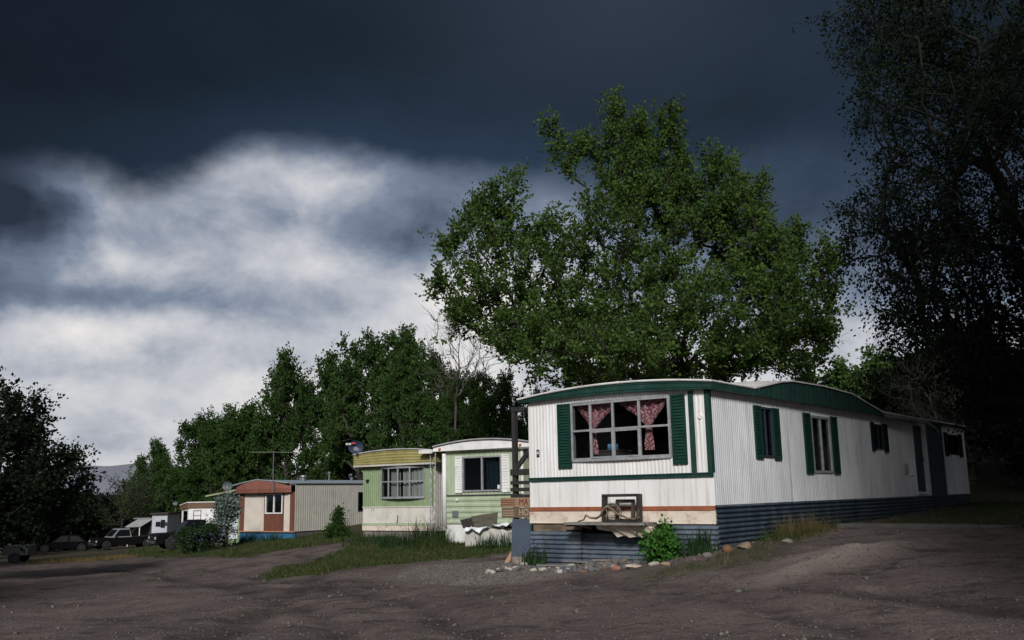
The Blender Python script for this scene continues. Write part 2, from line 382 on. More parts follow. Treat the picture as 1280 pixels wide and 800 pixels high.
# --- side windows, shutters, door
window(a,PS,2.25,2.85,2.31,3.36,[2.5],(),blue_panel,glass_dark); shutter(a,PS,1.92,2.25,2.28,3.37,green_shutter); shutter(a,PS,2.85,3.18,2.27,3.365,green_shutter)
window(a,PS,5.02,6.22,2.0,3.33,[5.62],(),alu,glass_dark,fw=.06,bar=.06); shutter(a,PS,4.56,4.96,1.985,3.36,green_shutter); shutter(a,PS,6.28,6.67,1.985,3.36,green_shutter)
window(a,PS,9.45,10.2,2.66,3.33,[9.83],(),blue_panel,glass_dark); shutter(a,PS,9.19,9.44,2.6,3.37,shutter_shaded); shutter(a,PS,10.21,10.54,2.59,3.36,shutter_shaded)
mb=MB(); pbox(mb,PS,12.97,13.85,-.05,-.01,1.53,3.43); 
for z0,z1 in ((1.6,2.4),(2.5,3.35)): pbox(mb,PS,13.1,13.72,-.01,.004,z0,z1)
d=mb.build('door',blue_panel,a)
mb=MB(); mb.tube([PS(13.75,-.01,2.45),PS(13.75,.05,2.45)],.03,10); mb.build('door_handle',chrome,d)
mb=MB(); pbox(mb,PS,12.9,12.96,0,.03,1.5,3.46);pbox(mb,PS,13.86,13.92,0,.03,1.5,3.46);pbox(mb,PS,12.9,13.92,-.02,.05,1.43,1.5); mb.build('door_frame',white_side,d)
mb=MB(); ribbed(mb,PS,14.402,16.198,1.30,3.60,[],.3,.012); mb.build('blue_panel',blue_panel,a)
window(a,PS,16.7,18.1,2.66,3.33,[17.4],(),blue_panel,glass_dark); shutter(a,PS,16.32,16.69,2.6,3.37,shutter_shaded,n0=.03); shutter(a,PS,18.11,18.48,2.6,3.37,shutter_shaded,n0=.03)
mb=MB(); pbox(mb,PS,11.9,12.05,.012,.07,2.02,2.3); mb.build('porch_lamp',M('lamp_grey',(.3,.3,.3),None),a)
mb=MB(); mb.tube([PS(12.3,.02,1.95),PS(12.3,.07,1.95),PS(12.42,.08,1.95)],.015,6); mb.build('hose_bib',chrome,a)
for x in (3.65,7.31,10.97):
    mb=MB(); pbox(mb,PS,x-.018,x+.018,.010,.017,1.40,3.55); mb.build('panel_seam',white_side,a)
# --- roof: low bow across the width
mb=MB(); rows=[]
def zr(y,e=3.70,rise=.15): t=(y-AW/2)/(AW/2+.2); return e+rise*(1-t*t)
ysr=[-.14+i*(AW+.34)/14 for i in range(15)]
for x in (-.16,2,6,10): rows.append([(x,y,zr(y)) for y in ysr])
for x in (13,16,AL+.1): rows.append([(x,y,zr(y,3.66,.10)) for y in ysr])
mb.grid(rows); mb.grid([[(x,y,z-.03) for x,y,z in r] for r in rows])
# rolled white edge along the front
mb.tube([(-.165,y,zr(y)-.008) for y in ysr],.022,6); mb.tube([(x,-.14,zr(-.14)-.008) for x in (-.16,1,2)],.02,6)
mb.tube([(x,-.14,zr(-.14,3.66,.1)-.008) for x in (9.8,12,15,AL+.1)],.022,6)
roof=mb.build('roof',white_roof,a)
# cross gable standing on the side eave
gp=[(1.75,3.70),(3.1,3.93),(3.75,4.0),(5.6,4.03),(7.55,3.985),(8.8,3.80),(9.85,3.66)]
mb=MB(); top=[]
mb.grid([[(x,-.165,z+.012) for x,z in gp],[(x,.5,zr(.5)+(z-3.68)*.9+.004) for x,z in gp],[(x,1.6,zr(1.6)+(z-3.68)*.75+.004) for x,z in gp],[(x,2.6,zr(2.6)+(z-3.68)*.5) for x,z in gp],[(x,3.4,zr(3.4)-.01) for x,z in gp]])
for (x0,z0),(x1,z1) in zip(gp[:-1],gp[1:]): mb.bar((x0,-.168,z0+.004),(x1,-.168,z1+.004),.03,.03,up=(0,1,0))
mb.build('gable_roof',white_roof,roof)
mb=MB(); mb.prism([(1.75,3.55)]+gp[:1]+gp[1:]+[(9.85,3.55)],lambda p,q,t:(p,t,q),-.15,-.10)
for i in range(30):
    x=1.9+i*.265; zt=np.interp(x,[p[0] for p in gp],[p[1] for p in gp]); mb.box(x,x+.02,-.158,-.15,3.56,zt-.02)
mb.build('gable_fascia',green_trim,roof)
# --- fascia
def zb(y): return 3.54+.07*(y/AW)+.06*(1-((y-AW/2)/(AW/2+.2))**2)
mb=MB()
for k in range(4):
    f0,f1=k/4,(k+1)/4; o=.012*(k%2)
    r0=[];r1=[]
    for y in ysr:
        b=zb(y)-.0;t=zr(y)-.02
        r0.append((-.14-o,y,b+(t-b)*f0)); r1.append((-.14-o,y,b+(t-b)*f1))
    mb.grid([r0,r1])
mb.grid([[(-.14,y,zb(y)) for y in ysr],[(0.02,y,zb(y)) for y in ysr]])
mb.grid([[(x,-.135,z) for x in (-.14,.8,1.76)] for z in (3.54,3.62,3.69)]); mb.grid([[(x,y,3.54) for x in (-.14,1.76)] for y in (-.135,.0)])
mb.grid([[(x,AW+.19,z) for x in (-.14,6,AL)] for z in (3.60,3.69)])
mb.box(9.86,AL+.08,-.13,-.07,3.575,3.645)
mb.build('fascia',green_trim,a)
# --- bent gutter over the door
mb=MB(); pts=[(9.85,-.17,3.56),(11.5,-.22,3.565),(13.0,-.25,3.565),(13.6,-.3,3.53),(14.1,-.33,3.42),(14.5,-.34,3.28)]
o=len(mb.v)
for dy,dz in ((0,0),):
    mb.grid([[(x,y+e[0],z+e[1]) for x,y,z in pts] for e in ((.15,.02),(.0,0),(-.02,-.05),(-.035,-.05),(-.03,.03),(.0,.05),(.15,.05))])
mb.build('gutter',M('grey_metal',(.24,.25,.25),(.15,.16,.16),3,.5,.3),a)
# --- skirting
gf=lambda y:A.g(0,y)-.06; gs=lambda x:A.g(x,0)-.06
mb=MB()
ribbed(mb,PF,3.05,4.37,.05,.865,[],.092,.046,along='z',kind='sine',n0=-.02)
ribbed(mb,PF,.90,3.10,.05,.845,[],.092,.046,along='z',kind='sine',n0=-.10)
ribbed(mb,PF,-.06,.93,.1,1.03,[],.092,.046,along='z',kind='sine',n0=0.004)
mb.build('front_skirting',corr_front,a,smooth=True)
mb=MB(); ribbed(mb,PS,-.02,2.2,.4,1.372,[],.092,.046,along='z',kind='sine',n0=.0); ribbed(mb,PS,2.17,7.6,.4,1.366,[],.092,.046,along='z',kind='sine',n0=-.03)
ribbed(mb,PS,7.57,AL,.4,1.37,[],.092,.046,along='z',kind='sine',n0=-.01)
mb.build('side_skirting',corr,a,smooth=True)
mb=MB(); mb.box(.012,.05,3.45,4.3,.868,1.03); mb.box(.02,.05,3.05,3.44,.90,.97); mb.build('skirt_plank',M('rusty_brown_plank',(.20,.14,.10),(.10,.07,.05),2,.85,stretch=(1,1,6),stain=(.05,.04,.03),stain_amt=.6),a)
mb=MB(); mb.box(.60,.65,.0,AW,.0,1.03); mb.build('skirt_backing',dark_in,a)
# --- hitch shelf and torn panel under it
mb=MB(); mb.box(-.50,.02,1.25,3.13,1.045,1.07); mb.box(-.50,-.47,1.25,3.13,1.02,1.045)
for y in (1.4,2.1,2.8): mb.bar((.0,y,.93),(-.45,y,1.03),.04,.04)
mb.build('shelf',M('grey_shelf_board',(.26,.24,.22),(.14,.13,.12),4,.8,stretch=(6,1,6)),a)
mb=MB(); rnd=random.Random(5)
rows=[]
for i,(dz,dx) in enumerate(((0,0),(-.04,.05),(-.09,.07),(-.17,.12),(-.25,.18))):
    rows.append([(-.40+dx+rnd.uniform(-.02,.02),2.45-k*.14,1.04+dz*(1 if k>2 else .55)+rnd.uniform(-.018,.018)) for k in range(11)])
mb.grid(rows); mb.build('torn_panel',cream,a)
# --- things on and in the front
def AT(x,y,z): p=A.w(x,y); return (p[0],p[1],z)
ra=math.pi/2-A.yaw
def ring(mb,y0,y1,z0,z1,w,x0,x1):
    mb.box(x0,x1,y0,y1,z0,z0+w);mb.box(x0,x1,y0,y1,z1-w,z1);mb.box(x0,x1,y0,y0+w,z0+w,z1-w);mb.box(x0,x1,y1-w,y1,z0+w,z1-w)
blackwood=M('black_wood_frame',(.022,.02,.02),(.04,.034,.03),6,.6)
mb=MB(); ring(mb,-.42,.42,0,.54,.045,-.12,.04); o=mb.build('wooden_frame',blackwood,None,bevel=.004); o.name='shadow_box'
o.location=AT(-.32,1.83,1.072); o.rotation_euler=(0,R_(3),ra); tag(o,'large empty black wooden frame standing on the shelf under the front window','frame')
mb=MB(); ring(mb,-.2,.2,0,.44,.06,-.03,.03); o=mb.build('wooden_frame',M('brown_wood_frame',(.06,.04,.03),(.03,.022,.018),6,.6),None,bevel=.004); o.name='shadow_box'
o.location=AT(-.30,1.80,1.072); o.rotation_euler=(0,R_(8),ra+.12); tag(o,'smaller brown frame standing inside the large black frame on the shelf','frame')
mb=MB(); pts=[(0,.62,.02),(.02,.5,.05),(-.01,.42,.14),(0,.33,.09),(.02,.2,.08),(0,.08,.13),(-.02,-.02,.27),(-.02,-.1,.31),(0,-.18,.26),(0,-.3,.17),(.01,-.42,.13),(0,-.55,.08),(.02,-.72,.06),(0,-.82,.12)]
mb.tube(pts,[.012,.018,.02,.022,.024,.026,.028,.026,.026,.024,.022,.02,.016,.01],7)
mb.tube([(0,-.05,.29),(.03,-.06,.18),(.0,-.04,.03)],[.018,.014,.01],6); mb.tube([(0,-.72,.06),(.0,-.8,.2),(.02,-.78,.26)],[.014,.01,.006],6)
o=mb.build('driftwood_branch',M('driftwood',(.22,.17,.11),(.12,.09,.06),8,.85),None,smooth=True); o.location=AT(-.46,2.18,1.07); o.rotation_euler=(0,0,ra); tag(o,'crooked pale driftwood branch lying along the shelf in front of the black frame','driftwood')
mb=MB(); rnd=random.Random(9)
for k in range(9):
    c=(rnd.uniform(-.03,.03),rnd.uniform(-.05,.05),.2+rnd.uniform(-.05,.05)); r=rnd.uniform(.1,.19); tl=rnd.uniform(-.6,.6)
    mb.tube([(c[0]+.3*r*math.sin(t)*tl,c[1]+r*math.cos(t),c[2]+r*math.sin(t)) for t in [i*2*math.pi/18 for i in range(19)]],.005,4,cap=False)
o=mb.build('wire_coil',M('rusty_wire',(.13,.11,.09),None,rough=.6,metal=.4),None); o.location=AT(-.37,2.02,1.075); o.rotation_euler=(0,0,ra); tag(o,'loose coil of thin wire resting inside the black frame','wire coil')
# curtains
cur=M('pink_print_curtain',(.17,.035,.048),(.50,.31,.33),24,.85,lo=.46,hi=.58)
def curtain(rows,label,x0):
    rr=[]; N=26
    for i,(z,l,r) in enumerate(rows):
        rr.append([(x0+.03*math.sin(k/N*2*math.pi*5+i*.4),l+(r-l)*k/N,z) for k in range(N+1)])
    mb=MB(); mb.grid(rr); o=mb.build('curtain',cur,None,smooth=True); o.location=(A.o[0],A.o[1],0); o.rotation_euler=(0,0,ra); tag(o,label,'curtain')
curtain([(3.50,3.17,2.24),(3.42,3.14,2.26),(3.32,3.06,2.29),(3.15,2.93,2.51),(3.04,2.84,2.62),(2.97,2.785,2.70),(2.88,2.79,2.68),(2.76,2.80,2.66),(2.6,2.82,2.63),(2.43,2.83,2.61)],'tied back pink print curtain in the left half of the big front window',.10)
curtain([(3.50,2.17,.9),(3.42,2.08,.97),(3.34,1.95,1.03),(3.17,1.71,1.18),(3.06,1.58,1.28),(2.98,1.485,1.34),(2.88,1.47,1.34),(2.76,1.48,1.32),(2.6,1.51,1.29),(2.47,1.5,1.28)],'tied back pink print curtain in the right half of the big front window',.10)
mb=MB(); mb.box(-.02,.1,-.09,.09,0,.13); o=mb.build('box',M('blue_window_light',(.12,.38,.70),(.2,.45,.75),9,.5),None,bevel=.006); o.location=AT(.5,2.55,2.52); o.rotation_euler=(0,0,ra)  # blue light inside the window, painted as a bright box
tag(o,'blue light in the big front window beside the left curtain, painted as a box','box')
mb=MB(); mb.box(.3,.75,2.25,2.9,1.03,2.515); mb.box(.28,.77,2.23,2.92,2.49,2.518); o=mb.build('interior_stand',dark_in,None); o.location=(A.o[0],A.o[1],0); o.rotation_euler=(0,0,ra); tag(o,'dark cabinet inside the big front window holding the box painted as blue light','cabinet')
# --- porch railing, sign, board left of the home
pr=empty('porch_railing',AT(.4,4.85,A.g(.4,4.85)),ra,'dark weathered timber porch railing and post at the left corner of the white home','railing'); zb0=A.g(.4,4.85)
def prb(name,fn,m=wood_dark):
    mb=MB(); fn(mb); mb.build(name,m,pr)
prb('post',lambda m:m.box(-.05,.05,.17,.27,-.1,3.50-zb0)); prb('post',lambda m:m.box(-.05,.05,-.30,-.2,-.1,2.2-zb0)); 
prb('post',lambda m:m.box(1.6,1.7,.17,.27,-.1,3.50-zb0)); prb('top_beam',lambda m:m.box(-.06,1.9,.16,.28,3.50-zb0,3.6-zb0)); prb('top_beam',lambda m:m.box(-.06,.05,-.5,.155,3.48-zb0,3.56-zb0))
for z0,z1 in ((2.06,2.2),(1.86,1.94),(1.71,1.79),(1.56,1.64)):
    prb('rail',lambda m,z0=z0,z1=z1:m.box(-.09,-.052,-.5,.3,z0-zb0,z1-zb0))
prb('brace',lambda m:m.bar((-.075,.24,2.1-zb0),(-.075,-.42,2.78-zb0),.05,.1))
prb('deck',lambda m:m.box(-.04,1.8,-.5,.3,1.28-zb0,1.34-zb0))
sg=empty('wooden_sign',AT(.26,4.95,1.14),ra,'two tan boards nailed to the porch with red and brown painted capital letters','sign')
mb=MB(); mb.box(-.02,.02,-.52,.44,.225,.435); b1=mb.build('board',wood_tan,sg,bevel=.006)
mb=MB(); mb.box(-.02,.02,-.50,.41,0,.215); b2=mb.build('board',wood_brown,sg,bevel=.006)
redp=M('dark_red_lettering',(.16,.02,.015),None); tanp=M('tan_lettering',(.45,.34,.22),None)
text('MA',.2,(-.024,-.22,.33),ROT_F,redp,b1,sx=.9); text('HO',.2,(-.024,-.22,.11),ROT_F,tanp,b2,sx=.9)
mb=MB(); 
for z in (.28,.33,.38): mb.box(-.0235,-.021,.02,.42,z-.008,z+.008)
mb.build('painted_lines',redp,b1)
mb=MB()
for z in (.05,.1,.15): mb.box(-.0235,-.021,.06,.38,z-.008,z+.008)
mb.build('painted_lines',tanp,b2)
g0=A.g(.3,4.9)
mb=MB(); mb.prism([(.20,0),(-.42,0),(-.40,.98),(.13,.98)],lambda p,q,t:(t,p,q),-.03,.03); mb.prism([(.20,.0),(.15,.98),(.13,.98),(.17,0)],lambda p,q,t:(t,p,q),.03,.5)
o=mb.build('board',slate_board,None); o.location=AT(.3,4.95,g0-.02); o.rotation_euler=(0,0,ra); tag(o,'slate blue board panel standing on the ground under the wooden sign','board')
mb=MB(); mb.box(-.1,.1,-.17,.17,0,.17); o=mb.build('wood_block',M('pale_wood_block',(.28,.23,.19),(.16,.13,.11),5,.85),None,bevel=.012); o.location=AT(.1,4.72,A.g(.1,4.72)-.01); o.rotation_euler=(0,0,ra+.1); tag(o,'short pale timber block on the ground at the foot of the slate blue board','wood block')
mb=MB(); mb.bar((0,0,0),(.1,-.42,.62),.04,.1); mb.bar((.12,-.1,0),(.2,-.48,.58),.04,.08); o=mb.build('leaning_plank',M('pale_orange_plank',(.42,.27,.18),(.3,.19,.12),4,.8),None); o.location=AT(.7,5.62,A.g(.7,5.62)); o.rotation_euler=(0,0,ra); tag(o,'pale orange planks leaning against the slate blue board','plank')
# ================================================================== TRAILER B: pale green home
B=Loc(.259,30.6,.6); BW=3.16; BL=14; rb=math.pi/2-B.yaw
def BT(x,y,z): p=B.w(x,y); return (p[0],p[1],z)
pg=M('pale_green_paint',(.41,.47,.33),(.35,.41,.28),2,.55,stain=(.20,.24,.14),stain_amt=.45,stain_scale=3,stain_stretch=(1,1,.3))
white_old=M('old_white_paint',(.78,.77,.75),(.68,.68,.67),2,.6,stain=(.3,.27,.23),stain_amt=.5,stain_scale=3)
b=empty('mobile_home',(B.o[0],B.o[1],0),rb,'pale green mobile home with white fascia and white louvred shutters','mobile home','mobile homes along the dirt lot')
bw=(.82,2.43,1.76,2.915)
mb=MB(); ribbed(mb,PF,0,BW,1.66,3.15,[bw],.15,.008); ribbed(mb,PF,0,BW,.70,1.63,[],.185,.022,along='z'); 
mb.add([(0,0,.1),(BL,0,.1),(BL,0,3.2),(0,0,3.2)],[(0,1,2,3)]);mb.add([(0,BW,.1),(BL,BW,.1),(BL,BW,3.2),(0,BW,3.2)],[(0,1,2,3)]);mb.add([(BL,0,.1),(BL,BW,.1),(BL,BW,3.2),(BL,0,3.2)],[(0,1,2,3)])
mb.build('wall',pg,b)
mb=MB(); mb.box(.08,2.2,.05,BW-.05,.75,.8); mb.box(2.2,2.25,.05,BW-.05,.75,3.15); mb.build('interior_lining',dark_in,b)
w=window(b,PF,bw[0],bw[1],bw[2],bw[3],[1.62],(),alu,glass_dark,out=.05,fw=.05,bar=.06)
mb=MB(); mb.grid([[(.16+.03*math.sin(k*1.3),.88+k*.04,z) for k in range(18)] for z in (1.82,2.86)]); mb.build('curtain',M('teal_curtain',(.10,.17,.18),(.07,.12,.13),3,.9),w,smooth=True)
mb=MB(); mb.box(-.02,.005,.92,1.0,1.84,1.96); mb.build('sticker',white_old,w)
shutter(b,PF,2.44,2.735,1.72,2.94,white_old,pitch=.085,n0=.02); shutter(b,PF,.505,.81,1.72,2.94,white_old,pitch=.09)
mb=MB(); pbox(mb,PF,-.02,BW+.02,0,.03,1.625,1.665); mb.build('belt_trim',M('dark_trim',(.05,.055,.05),None),b)
mb=MB(); mb.tube([PF(BW+.02,.06,.62),PF(BW+.02,.06,3.05)],.075,10); mb.build('downpipe',white_old,b,smooth=True)
mb=MB(); pbox(mb,PF,-.03,.06,0,.03,.7,3.1); mb.build('corner_trim',white_old,b)
mb=MB(); pbox(mb,PF,2.62,2.86,.02,.05,.94,1.14); mb.build('vent_grille',M('grey_blue_vent',(.12,.15,.17),None),b)
mb=MB(); mb.tube([PF(2.66,.02,1.5),PF(2.66,.06,1.5)],.05,10); mb.build('outlet_cover',white_old,b)
# fascia and roof
def zb_(y): t=(y-BW/2)/(BW/2+.4); return 3.30+.17*(1-t*t)
ysb=[-.38+i*(BW+.78)/12 for i in range(13)]
mb=MB(); mb.grid([[(-.16,y,3.10+.03*(y/BW)) for y in ysb],[(-.16,y,3.13+.03*(y/BW)) for y in ysb],[(-.20,y,3.135) for y in ysb],[(-.17,y,zb_(y)-.02) for y in ysb]]); mb.grid([[(-.16,y,3.10+.03*(y/BW)) for y in ysb],[(.05,y,3.10+.03*(y/BW)) for y in ysb]])
for y in (-.38,BW+.4): mb.grid([[(-.17,y,3.12),(BL,y,3.12)],[(-.17,y,3.29),(BL,y,3.29)]])
mb.build('fascia',white_old,b)
mb=MB(); mb.grid([[(x,y,zb_(y)) for y in ysb] for x in (-.22,3,BL+.1)]); mb.tube([(-.22,y,zb_(y)) for y in ysb],.025,6); mb.build('roof',M('grey_roof',(.42,.42,.42),(.3,.3,.31),2,.6),b)
amber=M('amber_lens',(.42,.11,.02),None,rough=.3)
for y in (3.26,-.05): mb=MB(); mb.tube([(-.18,y,3.2),(-.24,y,3.2)],[.05,.035],10); mb.build('marker_light',amber,b)
# awning bracket roof and lattice posts at the left side
mb=MB(); mb.box(-.2,2.4,BW+.42,BW+1.0,3.12,3.19); mb.box(-.24,-.2,BW+.42,BW+1.0,3.08,3.21); mb.build('side_awning',white_old,b)
gB=B.g(-.1,3.6)
for y in (3.52,3.74):
    mb=MB(); mb.tube([(-.12,y,gB-.1),(-.12,y,3.12)],.018,6); mb.build('awning_post',alu,b)
mb=MB()
for k in range(9):
    z=gB+.3+k*.3; mb.tube([(-.12,3.52+.11+.1*math.cos(t),z+.13*math.sin(t)) for t in [i*2*math.pi/12 for i in range(13)]],.007,4,cap=False)
mb.build('awning_lattice',alu,b)
# white skirt panel below
mb=MB(); mb.box(.02,.06,2.2,3.2,-.1,.69); mb.build('white_skirting',white_old,b)
mb=MB(); mb.box(.05,.08,0,2.2,-.1,.69); mb.build('skirting',M('brown_skirt',(.12,.08,.06),(.08,.06,.05),2,.8),b)
mb=MB(); mb.box(-.3,.0,-.05,.55,.60,.70); mb.build('step_board',wood_brown,b)
# concrete tank with planks and crumpled sheet
g0=B.g(-.9,.9)
mb=MB(); mb.prism([(.05,-.15),(1.72,-.15),(1.72,.5),(1.5,.60),(.3,.60),(.05,.5)],lambda p,q,t:(t,p,q),-.85,-.1)
o=mb.build('storage_box',M('stained_concrete',(.62,.60,.55),(.5,.48,.43),1.5,.85,stain=(.2,.18,.14),stain_amt=.7,stain_scale=2.5,stain_stretch=(1,1,.5)),None,bevel=.03)
o.location=BT(0,0,0); o.rotation_euler=(0,0,rb); tag(o,'stained off white box standing against the pale green home','storage box')
mb=MB(); rnd=random.Random(4); rows=[]
for i in range(6): rows.append([(-1.0+i*.17,-.02+k*.15,.63+rnd.uniform(-.045,.05)+.05*math.sin(k*.55+i*.8)+(.06 if k<5 else 0)+(-.12 if k==12 else 0)+(-rnd.uniform(.0,.14) if i==0 else 0)) for k in range(13)])
mb.grid(rows); mb.grid([[(x,y,z-.012) for x,y,z in r] for r in rows]); o=mb.build('crumpled_sheet',M('white_plastic',(.80,.82,.84),None,rough=.35),None); o.location=BT(0,0,.03); o.rotation_euler=(0,0,rb); tag(o,'crumpled white plastic sheet draped over the stained box','plastic sheet')
mb=MB(); mb.prism([(.52,.70),(1.56,.66),(1.54,.98),(.54,1.1)],lambda p,q,t:(t+.25*(q-.7),p,q),-.82,-.76); o=mb.build('plank',M('mossy_grey_wood',(.11,.10,.07),(.06,.055,.04),3,.9,stretch=(1,1,7)),None,bevel=.008); o.location=BT(0,0,0); o.rotation_euler=(0,0,rb); tag(o,'wide mossy grey board leaning on the crumpled sheet against the pale green home','board')
mb=MB(); mb.prism([(1.35,.66),(1.72,.55),(1.92,.87),(1.5,.93)],lambda p,q,t:(t+.2*(q-.6),p,q),-.90,-.85); o=mb.build('plank',wood_dark,None,bevel=.008); o.location=BT(0,0,0); o.rotation_euler=(0,0,rb); tag(o,'short dark broken board leaning at the left end of the stained box','board')
# ================================================================== TRAILER C: yellow fascia
Cc=Loc(-2.811,33.0,.6); CW=3.32; CL=13; rc=math.pi/2-Cc.yaw
def CT(x,y,z): p=Cc.w(x,y); return (p[0],p[1],z)
c=empty('mobile_home',(Cc.o[0],Cc.o[1],0),rc,'green and cream mobile home with ribbed yellow fascia and wide bow window','mobile home','mobile homes along the dirt lot')
gr=M('leaf_green_paint',(.26,.335,.19),(.215,.285,.155),2,.55,stain=(.12,.17,.08),stain_amt=.4,stain_scale=3,stain_stretch=(1,1,.3))
crw=M('cream_white_paint',(.66,.63,.57),(.58,.55,.49),2,.6,stain=(.3,.24,.18),stain_amt=.4,stain_scale=3)
cwn=(.405,2.405,1.585,2.69)
mb=MB(); ribbed(mb,PF,0,CW,1.30,2.80,[cwn],.1,.010); mb.build('upper_wall',gr,c)
mb=MB(); ribbed(mb,PF,0,CW,.73,1.27,[],.66,.004); ribbed(mb,PS,0,CL,.45,2.9,[],.1,.01); mb.add([(0,CW,.45),(CL,CW,.45),(CL,CW,2.9),(0,CW,2.9)],[(0,1,2,3)]); mb.add([(CL,0,.45),(CL,CW,.45),(CL,CW,2.9),(CL,0,2.9)],[(0,1,2,3)]); mb.build('lower_wall',crw,c)
mb=MB(); pbox(mb,PF,-.01,CW+.02,0,.025,1.268,1.302); mb.build('belt_trim',crw,c)
mb=MB(); pbox(mb,PF,-.01,CW+.02,0,.03,.64,.73); mb.build('base_trim',pg,c)
mb=MB(); pbox(mb,PF,0,CW+.01,0,.02,.46,.64); mb.build('base_panel',cream,c)
mb=MB(); mb.box(.03,.08,0,CW,-.2,.47); mb.build('skirting',M('stone_skirt',(.24,.22,.2),(.13,.12,.1),9,.9,bump=.4,bump_scale=14),c)
w=bow(c,cwn[0],cwn[1],cwn[2],cwn[3],[.99,1.53,2.0],2.17,.14,alu,glass_clear)
mb=MB(); 
for y0,y1 in ((.44,1.42),(1.55,1.98)): mb.grid([[(.05+.03*math.sin(k*1.5),y0+(y1-y0)*k/24,z) for k in range(25)] for z in (1.62,2.66)])
mb.build('curtain',M('grey_sheer',(.30,.31,.29),(.2,.21,.2),3,.9,stretch=(4,4,.3)),w,smooth=True)
mb=MB(); mb.box(.15,2.2,.05,CW-.05,.75,.8); mb.box(2.2,2.25,.05,CW-.05,.75,2.9); mb.build('interior_lining',dark_in,c)
mb=MB(); mb.tube([PF(3.07,.01,2.23),PF(3.07,.09,2.23)],[.06,.05],10); mb.build('wall_lamp',M('black_metal',(.012,.012,.012),None),c)
text('13',.14,PF(2.84,.012,1.19),ROT_F,M('grey_paint',(.2,.2,.2),None),c,sx=1.3)
mb=MB(); mb.tube([PF(2.3-.6,.02,.74),PF(2.3-.66,.03,.76),PF(2.3-.68,.03,1.0)],.014,5); mb.build('pipe',M('black_pipe',(.02,.02,.02),None),c)
yl=M('ribbed_yellow_fascia',(.33,.295,.115),(.28,.25,.095),2,.55,stain=(.2,.16,.06),stain_amt=.4)
def zc_(y): t=(y-CW/2)/(CW/2+.32); return 3.19+.12*(1-t*t)
ysc=[-.3+i*(CW+.6)/12 for i in range(13)]
mb=MB(); K=10
rows=[]
for k in range(K+1):
    f=k/K; o=.018 if k%2 else 0
    rows.append([(-.2-o,y,2.79+(zc_(y)-.02-2.79)*f) for y in ysc])
mb.grid(rows)
for y in (-.3,CW+.3): mb.grid([[(x,y,z) for x in (-.2,1.2)] for z in (2.79,3.17)])
fa=mb.build('fascia',yl,c)
mb=MB(); mb.grid([[(-.215,y,2.73) for y in ysc],[(-.225,y,2.79) for y in ysc]]); mb.grid([[(-.215,y,2.73) for y in ysc],[(.03,y,2.735) for y in ysc]]); mb.build('fascia_edge',crw,fa)
mb=MB(); mb.grid([[(x,y,zc_(y)) for y in ysc] for x in (-.24,3,CL)]); mb.tube([(-.24,y,zc_(y)-.005) for y in ysc],.022,6); mb.grid([[(x,y,z) for x in (1.2,CL)] for y in (-.3,) for z in (2.9,3.17)]); mb.build('roof',M('pale_roof',(.55,.55,.55),(.4,.4,.4),2,.6),c)
# satellite dish on its roof
def dish(loc,rz,r,m,label,logo=False,tilt=.5):
    d=empty('satellite_dish',loc,rz,label,'satellite dish')
    mb=MB(); n=20; rows=[]
    for i in range(6):
        rr=r*i/5; rows.append([(-.35*rr*rr/r*-1-.35*r,rr*math.cos(k/n*2*math.pi),rr*.86*math.sin(k/n*2*math.pi)) for k in range(n+1)])
    rows=[[(-x-.35*r,y,z+.75*r+.2) for x,y,z in q] for q in rows]
    mb.grid(rows); mb.grid([[(x+.015,y,z) for x,y,z in q] for q in rows]); dd=mb.build('reflector',m,d,smooth=True)
    mb=MB(); mb.tube([(0.05,0,-.3),(.05,0,.2+.6*r)],.022,8); mb.bar((.05,0,.2+.6*r),(-.05,0,.2+.75*r),.04,.04); mb.build('mast',M('grey_metal2',(.2,.2,.21),None,metal=.4,rough=.5),d)
    mb=MB(); mb.tube([(0,0,.2),(-.55*r-.3,0,.3)],.014,6); mb.box(-.55*r-.38,-.55*r-.28,-.05,.05,.27,.38); mb.build('feed_arm',M('grey_metal2',(.2,.2,.21)),d)
    if logo:
        mb=MB(); mb.box(-.37*r-.03,-.37*r-.025,.02,.16,.75*r+.32,.75*r+.37); mb.build('red_mark',M('logo_red',(.5,.04,.03),None),dd)
        mb=MB()
        for k in range(4): mb.box(-.37*r-.03,-.37*r-.025,.18+k*.05,.21+k*.05,.75*r+.28,.75*r+.35)
        mb.build('white_mark',white_old,dd)
    return d
p=CT(1.6,3.05,3.1)
dish((-5.84,34.9,3.05),math.pi/2+.12,.28,M('dark_dish',(.03,.042,.075),None,rough=.4),'dark blue grey satellite dish with red and white mark above the yellow fascia',True)
# ================================================================== TRAILER D: rust red fascia
kD=48/42; D=Loc(-9.675*kD,48.0,.55); rd=math.pi/2-D.yaw
zD=lambda z:1.65+(z-1.65)*kD
DW=3.42*kD; DL=14
def DT(x,y,z): p=D.w(x,y); return (p[0],p[1],z)
d=empty('mobile_home',(D.o[0],D.o[1],0),rd,'beige mobile home with rust red fascia and bright blue skirting','mobile home','mobile homes along the dirt lot')
tan=M('beige_siding',(.54,.52,.46),(.48,.46,.41),2,.6,stain=(.25,.23,.2),stain_amt=.4,stain_scale=3,stain_stretch=(1,1,.3)); crd=M('cream_panel',(.64,.57,.50),(.56,.5,.44),2,.6)
rust=M('rust_red_fascia',(.26,.10,.075),(.20,.08,.06),2,.6,stretch=(4,4,.4),stain=(.15,.05,.04),stain_amt=.5); brn=M('brown_panel',(.17,.065,.04),(.12,.045,.03),2,.6,stretch=(6,6,.4))
z0,z1=zD(.243),zD(1.93); dw=(.73*kD,1.80*kD,zD(.995),zD(1.88))
mb=MB(); ribbed(mb,PF,0,DW,z0,z1,[dw],.6,.006); mb.build('front_wall',crd,d)
